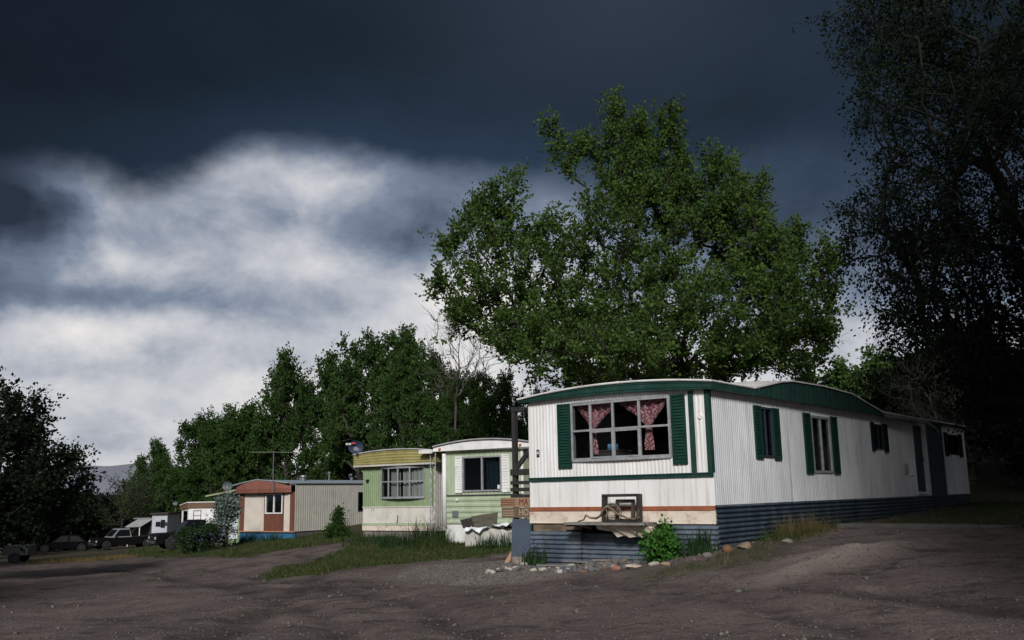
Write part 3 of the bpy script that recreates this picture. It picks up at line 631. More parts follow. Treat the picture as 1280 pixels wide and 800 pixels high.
mb=MB(); ribbed(mb,PS,0,DL,z0-.02,zD(2.27),[(4.167*kD,4.6*kD,zD(.99),zD(1.89))],.16,.009); mb.add([(0,DW,z0),(DL,DW,z0),(DL,DW,zD(2.27)),(0,DW,zD(2.27))],[(0,1,2,3)]); mb.add([(DL,0,z0),(DL,DW,z0),(DL,DW,z1),(DL,0,z1)],[(0,1,2,3)]); mb.build('side_wall',tan,d)
mb=MB(); mb.box(.1,2,.05,DW-.05,z0,z0+.05); mb.box(2,2.05,.05,DW-.05,z0,z1); mb.build('interior_lining',dark_in,d)
mb=MB()
for y0,y1 in ((3.135,3.42),(0.0,.286)): mb=MB(); pbox(mb,PF,y0*kD,y1*kD,.006,.02,z0,z1); mb.build('brown_stripe',brn,d)
mb=MB(); pbox(mb,PF,.65*kD,1.875*kD,.006,.02,z0,dw[2]); pbox(mb,PF,1.80*kD,1.875*kD,.006,.02,dw[2],z1); pbox(mb,PF,.65*kD,.73*kD,.006,.02,dw[2],z1); mb.build('brown_panel',brn,d)
window(d,PF,dw[0],dw[1],dw[2],dw[3],[1.27*kD],(),white_old,glass_dark,out=.05,fw=.06,bar=.07)
window(d,PS,4.167*kD,4.6*kD,zD(.99),zD(1.89),[],(),blue_panel,glass_dark)
mb=MB(); pbox(mb,PF,-.05,DW+.05,.01,.10,z0-.05,z0); mb.build('base_trim',M('salmon_trim',(.45,.25,.18),(.35,.2,.15),3,.6),d)
mb=MB(); pbox(mb,PF,-.02,DW,-.06,0,-1.0,z0-.05); mb.build('blue_skirting',M('bright_blue_paint',(.03,.13,.25),(.025,.11,.21),2,.6),d)
mb=MB(); pbox(mb,PS,.0,DL,-.1,-.04,-.8,z0-.02); mb.build('side_skirting',M('grey_skirt',(.12,.11,.1),(.08,.075,.07),2,.8),d)
tp=[(.28,2.33),(1.1,2.43),(2.1,2.51),(2.9,2.40),(3.62,2.28)]
rnd_=[(y*kD,zD(z)) for y,z in tp]
mb=MB(); yy=np.linspace(.12*kD,3.62*kD,16); zt=np.interp(yy,[q[0] for q in rnd_],[q[1] for q in rnd_]); bul=lambda i:.22*(1-((i-7.5)/7.5)**4)
rows=[[(-.12-bul(i),float(y),zD(1.92)) for i,y in enumerate(yy)],[(-.16-bul(i),float(y),zD(2.1)) for i,y in enumerate(yy)],[(-.14-bul(i),float(y),float(z)-.02) for i,(y,z) in enumerate(zip(yy,zt))]]
mb.grid(rows); mb.grid([rows[0],[(.03,y,z) for x,y,z in rows[0]]]); mb.build('fascia',rust,d,smooth=False)
mb=MB(); mb.grid([[(-.36,float(y),float(z)) for y,z in zip(yy,zt)],[(DL,float(y),float(z)) for y,z in zip(yy,zt)]]); mb.grid([[(x,.12*kD,z) for x in (-.3,DL)] for z in (zD(2.27),float(zt[0]))]); mb.tube([(-.36,float(y),float(z)) for y,z in zip(yy,zt)],.03,6); mb.build('roof',M('blue_grey_roof',(.36,.42,.47),(.28,.33,.37),2,.5,.2),d)
mb=MB(); mb.box(-.0,DL,-.04,-.005,zD(2.25),zD(2.30)); mb.build('eave_trim',M('dark_trim',(.05,.055,.05)),d)
mb=MB(); mb.tube([(2.2,1.6,zD(2.3)),(2.2,1.6,zD(2.62))],.13,10); mb.tube([(2.2,1.6,zD(2.62)),(2.2,1.6,zD(2.7))],[.2,.17],10); mb.build('roof_vent',M('grey_metal2',(.2,.2,.21)),d)
mb=MB(); mb.tube([(4.2,1.6,zD(2.3)),(4.2,1.6,zD(2.85))],.04,8);mb.tube([(4.2,1.6,zD(2.8)),(4.2,1.6,zD(2.88))],.09,8); mb.build('vent_pipe',M('grey_metal2',(.2,.2,.21)),d)
# lean-to room with green roof and white door at the left
mb=MB(); y0,y1=DW+.02,5.1*kD
mb.box(1.0,5,y0,y1,-1.0,zD(1.9)); mb.build('annex_wall',M('annex_green',(.28,.36,.2),(.22,.3,.16),3,.7),d)
mb=MB(); mb.prism([(3.4*kD,zD(2.12)),(6.1*kD,zD(1.80)),(6.1*kD,zD(1.86)),(3.4*kD,zD(2.2))],lambda p,q,t:(t,p,q),.3,5.2); mb.build('annex_roof',M('lime_grey_roof',(.40,.43,.28),(.3,.33,.2),2,.7),d)
mb=MB(); pbox(mb,lambda q,n,z:(1.0-n,q,z),4.48*kD,5.03*kD,.0,.05,-.42,zD(1.75)); dr=mb.build('door',M('white_door',(.70,.72,.78),None,rough=.5),d)
mb=MB(); mb.tube([(.94,4.7*kD,.75),(.9,4.7*kD,.75)],.03,8); mb.build('door_handle',M('black_metal',(.012,.012,.012)),dr)
# tv antenna and dish
an=empty('tv_antenna',(-12.2,48,2.0),0,'old television antenna on a thin mast above the rust red roof','antenna')
mb=MB(); mb.tube([(0,0,0),(0,0,2.05)],.022,6); mb.tube([(0,0,1.1),(-.35,.1,.1)],.01,5); mb.build('mast',M('grey_metal2',(.2,.2,.21)),an)
mb=MB(); mb.bar((-1.1,0,2.0),(1.1,.3,1.96),.03,.03)
for k in range(14):
    t=k/13; x=-1.1+2.2*t; l=.75-.4*t; mb.tube([(x-.1,-l,2.0-.04*t),(x+.1,l,2.0-.04*t)],.009,4)
mb.build('boom',M('yellow_grey_metal',(.2,.21,.13),None,rough=.5,metal=.3),an)
dish((-15.05,50,1.95),math.pi/2-.1,.27,M('grey_dish',(.10,.115,.125),None,rough=.5),'light grey satellite dish beside the lime green lean-to roof')
# ================================================================== HOME E: brown fascia, and sheds beyond
E_=Loc(-26.0,75,-.25); re=math.pi/2-E_.yaw; gE=E_.g(0,0)
e=empty('mobile_home',(-24.6,75,-.25),0,'small white home with brown fascia and brown base behind the dark pickup','mobile home','mobile homes along the dirt lot')
X0,X1,Y0,Y1=-1.0,1.9,0,8
mb=MB(); mb.box(X0,X1,Y0,Y1,.04,1.3)
mb.build('wall',white_old,e)
mb=MB(); mb.add([(X0-.95,1.2,-.4),(X0,.0,-.4),(X0,0,1.2),(X0-.95,1.2,1.2)],[(0,1,2,3)]); mb.box(X0-.95,X0-.01,1.25,6,-.4,1.2); f=mb.build('entry_wall',white_old,e)
mb=MB(); mb.add([(X0-.7,.87,-.3),(X0-.12,.14,-.3),(X0-.12,.14,1.1),(X0-.7,.87,1.1)],[(0,1,2,3)]); mb.build('window',glass_car,f)
mb=MB(); mb.box(X0-.08,X1+.05,-.08,Y1,1.3,1.72); mb.add([(X0-1.15,1.35,1.15),(X0-.08,-.1,1.3),(X0-.08,-.1,1.72),(X0-1.15,1.35,1.5)],[(0,1,2,3)]); mb.build('fascia',M('brown_fascia',(.17,.095,.055),(.12,.07,.04),2,.7),e)
mb=MB(); mb.box(X0-.12,X1+.1,-.12,Y1+.1,1.72,1.78); mb.bar((X0-1.2,1.35,1.53),(X0-.08,-.12,1.75),.06,.05); mb.build('roof',white_old,e)
mb=MB(); mb.box(X0+.03,X1-.02,.03,Y1,-2.6,.04); mb.build('base',M('brown_base',(.10,.05,.035),(.07,.04,.03),2,.8),e)
mb=MB(); mb.box(X0-.9,X0-.02,1.2,5,-2.6,-.4); mb.build('entry_base',M('ochre_wood',(.22,.15,.07),(.15,.1,.05),2,.8),e)
window(e,lambda q,n,z:(q,-n,z),-.62,.0,.35,1.12,[],(.73,),blue_panel,glass_car)
mb=MB(); mb.box(.1,.35,-.1,0,.2,.5); mb.build('meter_box',white_old,e)
dish((-27.0,76,1.1),math.pi/2,.2,M('grey_dish',(.22,.24,.26)),'small satellite dish on the brown fascia home')
# grey-white shed
s=empty('shed',(-29.6,80,gh(-29.6,80)),0,'narrow pale shed with dark windows between the white awning and the brown fascia home','shed'); zz=gh(-29.6,80)
mb=MB(); mb.box(-.72,.55,0,3,-1.8-zz-1,.55-zz); mb.build('wall',M('pale_blue_white',(.45,.46,.50),(.38,.39,.43),2,.6),s)
mb=MB(); mb.box(-.85,.7,-.2,3.1,.55-zz,.68-zz); mb.build('roof',dark_in,s)
for x0,x1,q0,q1 in ((-.4,.0,-.45,-.05),(.02,.38,-.55,.1),(.40,.54,-.4,-.1)):
    mb=MB(); mb.box(x0,x1,-.03,.0,q0-zz,q1-zz); mb.build('window',M('black_window',(.012,.014,.016),None,rough=.2),s)
# awning porch
zz=gh(-33.2,84); s=empty('porch_shed',(-33.2,84,zz),0,'dark shed with a slanting white awning beyond the parked vehicles','shed')
q=lambda z:z-zz
mb=MB(); mb.box(-.4,2.2,.9,4,-.4,q(0)); mb.build('wall',M('dark_shed',(.05,.05,.05),(.03,.03,.03),2,.8),s)
mb=MB(); mb.add([(-.75,-.6,q(-.5)),(.62,-.6,q(-.5)),(1.1,.88,q(.10)),(-.25,.88,q(.10)),(-.75,-.6,q(-.54)),(.62,-.6,q(-.54)),(1.1,.88,q(.06)),(-.25,.88,q(.06))],[(0,1,2,3),(4,5,6,7),(0,1,5,4),(1,2,6,5),(2,3,7,6),(3,0,4,7)]); mb.build('awning',M('dull_white',(.34,.34,.34),(.26,.26,.26),2,.7),s)
mb=MB(); mb.box(-.6,1.2,.84,.9,q(.12),q(.22)); mb.build('awning_rail',M('grey_metal2',(.2,.2,.21)),s)
for x in (-.5,.5): mb=MB(); mb.tube([(x,-.5,-.3),(x,-.5,q(-.54))],.04,6); mb.build('post',white_old,s)
mb=MB(); mb.box(1.75,2.15,.82,.9,-.2,q(-.25)); mb.build('door',white_old,s)
# ================================================================== VEHICLES
def arc(cx,cz,r,n=8): return [(cx+r*math.cos(math.pi*(1-k/n)),cz+r*math.sin(math.pi*(1-k/n))) for k in range(n+1)]
def vehicle(name,label,cat,x,y,head,L,W,H,wb,kind,paint,z=None,wr=.36,rimm=None,lamp=True,cabp=None):
    """front towards local +x; built from a side profile with wheel arches, a tapered cab and its panes"""
    v=empty(name,(x,y,gh(x,y) if z is None else z),head,label,cat)
    fx=L/2; ax=(-wb/2-.05,wb/2+.05); cl=.30*H/1.5
    belt=H*.58; hood=belt-.03
    prof=[(-fx,cl+.15),(-fx+.03,cl)]+[(-1*0+p[0],p[1]) for p in arc(ax[0],wr-.02,wr+.07)]+arc(ax[1],wr-.02,wr+.07)+[(fx-.05,cl),(fx,cl+.2),(fx-.04,hood-.12),(fx-.14,hood)]
    if kind=='pickup': c0,c1,c2,c3=-.35,1.25,-.20,.62; prof+=[(1.25,belt),(-fx,belt)]
    elif kind=='suv': c0,c1,c2,c3=-fx+.05,1.1,-fx+.3,.35; prof+=[(1.1,belt),(-fx,belt)]
    else: c0,c1,c2,c3=-fx+.55,1.0,-fx+1.25,.2; prof+=[(1.0,belt),(-fx+.5,belt),(-fx+.05,belt-.08)]
    mb=MB(); mb.prism(prof,lambda p,q,t:(p,t,q),-W/2,W/2)
    b_=mb.build('body',paint,v,bevel=.035)
    if kind=='pickup':
        mb=MB(); mb.box(-fx+.06,c0-.06,-W/2+.08,W/2-.08,belt-.01,belt+.004); mb.build('bed_floor',M('black_metal',(.012,.012,.012)),b_)
    iw=W/2-.05; tw=W/2-.2
    mb=MB(); vb=[(c0,-iw,belt-.01),(c1,-iw,belt-.01),(c1,iw,belt-.01),(c0,iw,belt-.01),(c2,-tw,H),(c3,-tw,H),(c3,tw,H),(c2,tw,H)]
    mb.add(vb,[(0,3,2,1),(4,5,6,7),(0,1,5,4),(1,2,6,5),(2,3,7,6),(3,0,4,7)]); cab=mb.build('cab',cabp or paint,v,bevel=.03)
    V=[Vector(q) for q in vb]
    def pane(nm,q,inset=.13,lift=.012,u0=0,u1=1):
        P=[V[i] for i in q]; lo=lambda t,s:(P[0].lerp(P[1],t)).lerp(P[3].lerp(P[2],t),s)
        nrm=(P[1]-P[0]).cross(P[3]-P[0]).normalized(); c=(vb and Vector(((c0+c1)/2,0,(belt+H)/2)))
        if nrm.dot(P[0]-c)<0: nrm=-nrm
        a_=u0+(u1-u0)*inset*.6; b2=u1-(u1-u0)*inset*.6
        g=MB(); g.add([lo(a_,inset)+nrm*lift,lo(b2,inset)+nrm*lift,lo(b2,1-inset)+nrm*lift,lo(a_,1-inset)+nrm*lift],[(0,1,2,3)])
        g.build(nm,M('vehicle_window',(.006,.008,.010),None,rough=.3,spec=.12),cab)
    pane('windscreen',(1,2,6,5)); pane('rear_window',(3,0,4,7))
    k=1 if kind=='pickup' else 2
    for sd in ((0,1,5,4),(3,2,6,7)):
        for i in range(k): pane('side_window',sd,u0=i/k,u1=(i+1)/k)
    for axx in ax:
        for sy in (-1,1):
            mb=MB(); y0=sy*(W/2-.20); y1=sy*(W/2+.01)
            mb.tube([(axx,y0,wr),(axx,y0+sy*.03,wr),(axx,y1-sy*.03,wr),(axx,y1,wr)],[wr*.88,wr,wr,wr*.88],20); w=mb.build('wheel',rubber,v,smooth=False)
            mb=MB(); mb.tube([(axx,y1-sy*.02,wr),(axx,y1+sy*.012,wr),(axx,y1+sy*.02,wr)],[wr*.62,wr*.6,wr*.2],16); mb.build('rim',rimm or M('dull_rim',(.03,.03,.032),None,metal=.3,rough=.6),w)
    if lamp:
        for sy in (-1,1):
            mb=MB(); mb.box(fx-.06,fx+.012,sy*(W/2-.12)-.1,sy*(W/2-.12)+.1,hood-.30,hood-.16); mb.build('headlight',M('headlight_lens',(.5,.5,.48),None,rough=.15),v)
            mb=MB(); mb.box(-fx-.01,-fx+.05,sy*(W/2-.08)-.06,sy*(W/2-.08)+.06,belt-.35,belt-.12); mb.build('tail_light',M('tail_lens',(.2,.01,.01),None,rough=.2),v)
    mb=MB(); mb.box(fx-.04,fx+.10,-W/2+.02,W/2-.02,cl+.03,cl+.18); mb.build('bumper',chrome if kind!='sedan' else paint,v,bevel=.02)
    mb=MB(); mb.box(-fx-.10,-fx+.02,-W/2+.02,W/2-.02,cl+.05,cl+.19); mb.build('bumper',chrome if kind!='sedan' else paint,v,bevel=.02)
    mb=MB()
    for k in range(5): mb.box(fx-.02,fx+.008,-W/2+.28,W/2-.28,hood-.34+k*.045,hood-.315+k*.045)
    mb.build('grille',M('black_metal',(.012,.012,.012)),v)
    for sy in (-1,1):
        mb=MB(); mb.box(c1-.35,c1-.25,sy*(W/2+.05)-.07,sy*(W/2+.05)+.07,belt+.03,belt+.17); mb.build('mirror',M('black_metal',(.012,.012,.012)),v)
    return v
blk=M('black_car_paint',(.004,.004,.005),(.006,.006,.007),2,.6,stain=(.012,.011,.010),stain_amt=.5,spec=.08)
whp=M('white_car_paint',(.22,.22,.225),(.17,.17,.17),2,.5,stain=(.2,.18,.16),stain_amt=.6)
red=M('maroon_car_paint',(.05,.006,.006),(.04,.005,.005),2,.5,spec=.15)
grey=M('dark_grey_car_paint',(.006,.006,.007),None,rough=.7,spec=.06); duls=M('dull_pale_paint',(.075,.08,.088),(.05,.055,.06),2,.6)
vehicle('pickup_truck','dark pickup truck with a chrome wheel parked before the brown fascia home','pickup truck',-18.0,54.5,R_(212),5.0,1.85,1.58,3.1,'pickup',blk,wr=.37,rimm=chrome)
vehicle('parked_car','maroon car parked behind the dark pickup truck','car',-22.6,67,R_(200),4.2,1.75,1.35,2.6,'sedan',red)
vehicle('pickup_truck','dirty pickup truck with white cab and dark body parked left of the slanting white awning','pickup truck',-31.8,78,R_(222),4.8,1.85,1.6,3.1,'pickup',grey,cabp=whp)
vehicle('parked_car','low dark car parked left of the white cabbed pickup','car',-37.5,80,R_(200),4.5,1.8,1.4,2.65,'sedan',grey)
gq=gh(-27.3,53)
t=empty('utility_trailer',(-27.3,53,gq),R_(12),'small pale box trailer parked under the dark tree at the far left','utility trailer')
mb=MB(); mb.box(-.65,.65,-.8,.8,.45,.5);mb.box(-.65,.65,-.8,-.76,.5,.95);mb.box(-.65,.65,.76,.8,.5,.95);mb.box(-.65,-.61,-.76,.76,.5,.95);mb.box(.61,.65,-.76,.76,.5,.95);mb.box(-.68,.68,-.83,-.8,.9,.98); mb.build('box_bed',duls,t)
for sy in (-1,1):
    mb=MB(); mb.tube([(0,sy*.82,.3),(0,sy*.98,.3)],.3,16); w=mb.build('wheel',rubber,t); mb=MB(); mb.tube([(0,sy*.97,.3),(0,sy*.99,.3)],.16,12); mb.build('rim',M('dull_rim',(.12,.12,.13)),w)
mb=MB(); mb.bar((.65,-.3,.47),(1.5,0,.45),.05,.05); mb.bar((.65,.3,.47),(1.5,0,.45),.05,.05); mb.build('drawbar',M('black_metal',(.012,.012,.012)),t)
mb=MB(); mb.tube([(0,0,0),(0,0,.05),(0,0,.4),(0,0,.8),(0,0,1.0),(0,0,1.02)],[.27,.3,.31,.31,.29,.1],18); mb.tube([(0,0,.34),(0,0,.37)],.325,18); mb.tube([(0,0,.68),(0,0,.71)],.325,18)
o=mb.build('barrel',M('pale_blue_plastic',(.11,.15,.20),(.09,.12,.17),2,.5),None); o.location=(-26.3,47.5,gh(-26.3,47.5)); tag(o,'pale blue barrel cut by the left edge of the picture','barrel')
# ================================================================== TREES
def unit(v): return v/np.maximum(np.linalg.norm(v,axis=-1,keepdims=True),1e-9)
def prisms(P,Q,r0,r1,n=5):
    """separate n-sided tapered prisms for all edges P->Q"""
    a=unit(Q-P); ref=np.where(np.abs(a[:,2:3])<.9,np.array([[0,0,1.]]),np.array([[1.,0,0]]))
    u=unit(np.cross(a,ref)); w=np.cross(a,u); k=len(P); V=np.empty((k,2*n,3))
    for i in range(n):
        t=2*math.pi*i/n; d=u*math.cos(t)+w*math.sin(t)
        V[:,i]=P+d*r0[:,None]; V[:,n+i]=Q+d*r1[:,None]
    idx=np.arange(k)[:,None]*2*n
    F=np.concatenate([idx+np.array([[i,(i+1)%n,n+(i+1)%n,n+i]]) for i in range(n)])
    return V.reshape(-1,3),F
def leaves(C,D,size,rng,droop=0.):
    """diamond leaves at C, pointing roughly along D"""
    k=len(C); d=unit(D+rng.normal(0,.75,(k,3))+np.array([0,0,-droop])); s=size*rng.uniform(.6,1.3,(k,1))
    b=unit(np.cross(d,rng.normal(0,1,(k,3)))); V=np.empty((k,4,3))
    V[:,0]=C; V[:,1]=C+d*s*.45+b*s*.38; V[:,2]=C+d*s; V[:,3]=C+d*s*.45-b*s*.38
    return V.reshape(-1,3),np.arange(k*4).reshape(k,4)
def sample_lobes(lobes,rng,shell=.55):
    out=[]
    for cx,cy,cz,rx,ry,rz,n in lobes:
        d=unit(rng.normal(0,1,(n,3))); r=(shell**3+(1-shell**3)*rng.random((n,1)))**(1/3)
        r*=rng.uniform(.82,1.08,(n,1))
        out.append(np.array([cx,cy,cz])+d*r*np.array([rx,ry,rz]))
    return np.concatenate(out)
def build_tree(name,root,lobes,trunk_h,trunk_r,leafm,barkm,label,cat='tree',seed=1,leaf=.16,twigs=7,lpt=15,twig_len=.9,up=.35,droop=0,shell=.5,group=None,lean=(0,0),bare=0.,alpha=.35,minr=.008,zmin=.8,stems=1,twig_r=.006,part_crown='crown',part_trunk='trunk'):
    rng=np.random.default_rng(seed)
    T=sample_lobes(lobes,rng,shell); T=T[T[:,2]>zmin]
    fork=np.array([lean[0],lean[1],trunk_h])
    N=[np.array([0,0,-.3])]; par=[-1]; path=[0.]; nseg=5
    for s in range(stems):
        b0=0 if stems==1 else 0
        off=np.array([0,0,0.]) if stems==1 else np.array([rng.normal(0,.35),rng.normal(0,.35),0])
        prev=0
        for i in range(1,nseg+1):
            t=i/nseg; p=np.array([0,0,-.3])*(1-t)+(fork+off)*t+rng.normal(0,.04*trunk_h/3,3)*np.array([1,1,0])*(t<1)
            N.append(p); par.append(prev); path.append(path[prev]+np.linalg.norm(p-N[prev])); prev=len(N)-1
    order=np.argsort(np.linalg.norm(T-fork,axis=1)+rng.normal(0,.4,len(T)))
    cap=len(T)*14+50; A_=np.zeros((cap,3)); n=len(N); A_[:n]=N; PL=np.zeros(cap); PL[:n]=path; term=[]
    for ti in order:
        p=T[ti]; d=p-A_[2:n]; L=np.linalg.norm(d,axis=1); cost=L+alpha*PL[2:n]+np.where(d[:,2]<-.1*L,.9*L,0)
        j=2+int(np.argmin(cost)); a0=A_[j]; L=np.linalg.norm(p-a0)
        pj=par[j]; pd=unit((a0-A_[pj])[None])[0] if pj>=0 else np.array([0,0,1.])
        ctrl=a0+pd*L*.35+np.array([0,0,up*L*.35])
        k=int(min(10,max(2,L/.7))); prev=j
        for i in range(1,k+1):
            t=i/k; q=(1-t)**2*a0+2*t*(1-t)*ctrl+t*t*p
            if i<k: q=q+rng.normal(0,.03*L/k**.5,3)
            A_[n]=q; par.append(prev); PL[n]=PL[prev]+np.linalg.norm(q-A_[prev]); prev=n; n+=1
        term.append(prev)
    A_=A_[:n]; par=np.array(par); cnt=np.zeros(n)
    for t_ in term: cnt[t_]+=1
    for i in range(n-1,0,-1): cnt[par[i]]+=cnt[i]
    rad=np.maximum(trunk_r*(cnt/max(cnt[0],1))**.5,minr)
    e=np.arange(1,n); P=A_[par[e]]; Q=A_[e]; r0=np.minimum(rad[par[e]],rad[e]*1.35); r1=rad[e]*.97
    flare=np.where(P[:,2]<.3,1.35,1.0); r0=r0*flare
    V1,F1=prisms(P,Q,r0,r1,6)
    # twigs on the terminals
    tp=A_[term]; td=unit(tp-A_[par[term]]+1e-6); k=len(term)
    S=np.repeat(tp,twigs,0)+rng.normal(0,.12,(k*twigs,3)); Dt=unit(np.repeat(td,twigs,0)*.7+rng.normal(0,.75,(k*twigs,3))+np.array([0,0,up-droop]))
    Lt=twig_len*rng.uniform(.5,1.25,(k*twigs,1)); base=np.repeat(tp,twigs,0); mid=base+Dt*Lt*.5+rng.normal(0,.05,base.shape); end=base+Dt*Lt+np.array([0,0,-droop])*Lt*.6+rng.normal(0,.08,base.shape)
    rr=np.full(len(base),twig_r)
    V2,F2=prisms(base,mid,rr,rr*.8,3); V3,F3=prisms(mid,end,rr*.8,rr*.35,3)
    root_o=empty(name,root,0,label,cat,group)
    nv1=len(V1); nv2=len(V2)
    mesh_np(part_trunk,np.concatenate([V1,V2,V3]),[F1,np.concatenate([F2+nv1,F3+nv1+nv2])],barkm,root_o,smooth=False)
    if leafm is not None:
        keep=rng.random(len(base))>bare
        b0,m0,e0=base[keep],mid[keep],end[keep]; m=len(b0)
        t=rng.uniform(.1,1.05,(m,lpt,1)); C=np.where(t<.5,b0[:,None]+(m0-b0)[:,None]*t*2,m0[:,None]+(e0-m0)[:,None]*(t*2-1))+rng.normal(0,.07+.02*twig_len,(m,lpt,3))
        D=np.repeat(unit(e0-b0)[:,None],lpt,1)
        V,F=leaves(C.reshape(-1,3),D.reshape(-1,3),leaf,rng,droop+.2)
        mesh_np(part_crown,V,F,leafm,root_o)
    return root_o
def copy_tree(src,loc,rz,sc,label,group=None):
    r=src.copy(); COL.objects.link(r); r.location=loc; r.rotation_euler=(0,0,rz); r.scale=(sc if not np.isscalar(sc) else (sc,sc,sc)); r['label']=label
    if group: r['group']=group
    for ch in list(src.children):
        c_=ch.copy(); COL.objects.link(c_); c_.parent=r
    return r
F_=1174.87
def px2x(u,d): return (u-640)/F_*d*1.0
def px2z(v,d,u=640):            # height of a picture row at depth d (pitch and roll included), used once to size the crowns
    b=v-400-(.019*(u-640))*-1; t=math.atan2(-b,F_)+.1833
    return 1.65+d*math.tan(t)*1.0
# --- big cottonwood behind the homes
d0=40; cxw=px2x(815,d0); zg=gh(cxw,d0)
def lob(u,v,ru,rv,n,dy=0,ry=None,d=d0,ox=None,oz=None):
    s=d/F_; return (px2x(u,d)-(cxw if ox is None else ox),dy,px2z(v,d,u)-(zg if oz is None else oz),ru*s,(ry or ru*s),rv*s,n)
big=[lob(795,226,40,82,44),lob(838,245,48,75,44,.6),lob(785,310,80,95,64,0,4),lob(632,285,28,58,18,.5),lob(614,335,54,55,22,-.3),lob(586,368,40,44,16,-.8),lob(655,390,76,62,36,1),lob(705,430,88,48,50,-1.2),lob(885,285,52,78,46,.5),lob(935,295,36,68,34,-.5),lob(960,345,56,72,44,.3),lob(1008,370,40,66,34,.8),lob(990,430,50,44,32,-.6),lob(900,400,110,70,66,-1.5,4),lob(800,400,120,78,70,0,5),lob(800,452,150,30,76,-1.5,4.5),lob(925,452,76,28,34,-1),lob(722,205,14,50,9),lob(640,428,50,36,18,-1),lob(690,330,44,70,26,.6),lob(800,474,130,18,44,1.5,3),lob(700,340,50,60,14,-1)]
big+=[lob(u_,v_,ru_,rv_,n_,dy_) for u_,v_,ru_,rv_,n_,dy_ in ((785,150,11,30,9,0),(815,162,12,32,9,.6),(850,170,11,32,9,-.5),(750,190,10,36,8,.4),(868,210,10,28,7,.2),(906,222,12,32,9,-.4),(938,228,9,30,7,.6),(962,255,11,30,8,0),(1016,300,11,30,9,.5),(1042,335,10,34,9,-.4),(1048,385,10,26,7,.2),(622,240,9,24,4,0),(642,232,8,26,4,.4),(606,262,9,24,4,.2),(592,280,11,26,7,-.4),(560,310,11,22,7,.3),(548,362,9,24,6,0),(570,405,14,18,7,-.3),(700,175,7,34,4,0),(690,300,14,40,6,.5),(1030,430,14,20,7,0))]
build_tree('cottonwood_tree',(cxw,d0,zg),[q[:6]+(int(q[6]*1.22),) for q in big],2.4,.40,L_cotton,M('cottonwood_bark',(.035,.03,.026),(.02,.018,.016),5,.9,stretch=(2,2,.4)),'large spreading green cottonwood tree towering behind the white and green mobile home',seed=11,leaf=.150,twigs=7,lpt=20,twig_len=.88,up=1.25,shell=.10,alpha=.22,bare=.15,minr=.012)
# --- dark wispy tree at the right, branches hanging over the end of the long home
d1=25; rx0,rz0=px2x(1345,d1),None; rz0=gh(rx0,d1)
L2=lambda u,v,ru,rv,n,dy=0,ry=None: lob(u,v,ru,rv,n,dy,ry,d1,rx0,rz0)
rt=[L2(1205,120,110,130,80,0,2.6),L2(1180,20,100,90,56,.5,2.4),L2(1145,290,85,85,56,0,2.0),L2(1225,330,110,110,100,.5,2.6),L2(1290,200,130,190,140,1,3.5),L2(1310,0,190,150,115,0,3.8),L2(1420,250,150,220,90,0,3.5),L2(1280,430,110,80,100,1,2.5),L2(1180,400,70,50,24,0,1.4),L2(1270,210,80,150,50,-2.6,1.6),L2(1265,90,70,110,26,-2.4,1.5)]
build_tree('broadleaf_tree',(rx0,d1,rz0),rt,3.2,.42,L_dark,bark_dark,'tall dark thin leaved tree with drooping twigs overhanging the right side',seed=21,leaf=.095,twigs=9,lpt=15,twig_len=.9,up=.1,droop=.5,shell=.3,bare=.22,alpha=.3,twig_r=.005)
# --- row of trees behind the smaller homes: three kinds, copied
def spire(name,seed,h,w,label,leafm=L_row,**k):
    rng=np.random.default_rng(seed); lo=[(0,0,h*.36,w*.5,w*.5,h*.30,70),(rng.uniform(-.05,.05)*w,0,h*.66,w*.27,w*.27,h*.26,46),(rng.uniform(-.06,.06)*w,0,h*.87,w*.14,w*.14,h*.12,15)]
    for i in range(8):
        t=rng.uniform(0,6.28); hh=rng.uniform(.45,.95); r=w*(.46-.3*(hh-.4)); lo.append((math.cos(t)*r,math.sin(t)*r,h*hh*.86,w*.13,w*.13,h*rng.uniform(.10,.2),13))
    return build_tree(name,(0,0,0),lo,h*.14,.022*h,leafm,bark,label,seed=seed,leaf=.17,twigs=7,lpt=17,twig_len=.75,up=1.0,shell=.2,group='trees in a row behind the mobile homes',**k)
kinds=[spire('poplar_tree',31,10,5.0,''),spire('poplar_tree',32,10,4.6,'',bare=.25),spire('poplar_tree',33,10,6.0,''),spire('poplar_tree',36,10,4.4,'',bare=.1)]
rows_=[ # px x of the top, px y of the top, depth, kind, width factor, label
 (205,542,104,0,.8,'small round green tree at the left end of the tree row'),
 (251,507,100,2,1.0,'green tree second from the left end of the tree row'),
 (293,498,94,1,.9,'slim green tree between the two lower trees of the row left of the antenna'),
 (318,488,69,3,1.0,'green tree directly behind the old television antenna'),
 (362,430,68,1,.8,'sparse pointed tree rising behind the rust red fascia home'),
 (411,420,68,3,.8,'pointed green tree behind the beige ribbed side wall'),
 (462,398,64,2,.8,'dense tall green tree behind the dark satellite dish'),
 (508,398,58,1,.75,'tall green tree behind the yellow fascia home'),
 (541,420,54,3,.8,'open green tree left of the bare dead tree'),
 (585,450,50,2,.7,'green tree right of the bare dead tree'),
 (627,455,48,0,.75,'green tree behind the white fascia of the pale green home'),
 (668,478,47,1,.8,'low green tree at the left foot of the big cottonwood'),
 (335,528,80,2,1.3,'low bushy tree just behind the roof of the beige home'),
 (440,515,66,1,1.5,'low bushy tree just behind the roof with the satellite dish'),
 (270,566,98,0,1.4,'low bushy tree behind the lime green lean-to'),
 (560,505,50,0,1.3,'low bushy tree behind the yellow and white fascias'),
]
used=set(); rngp=random.Random(2)
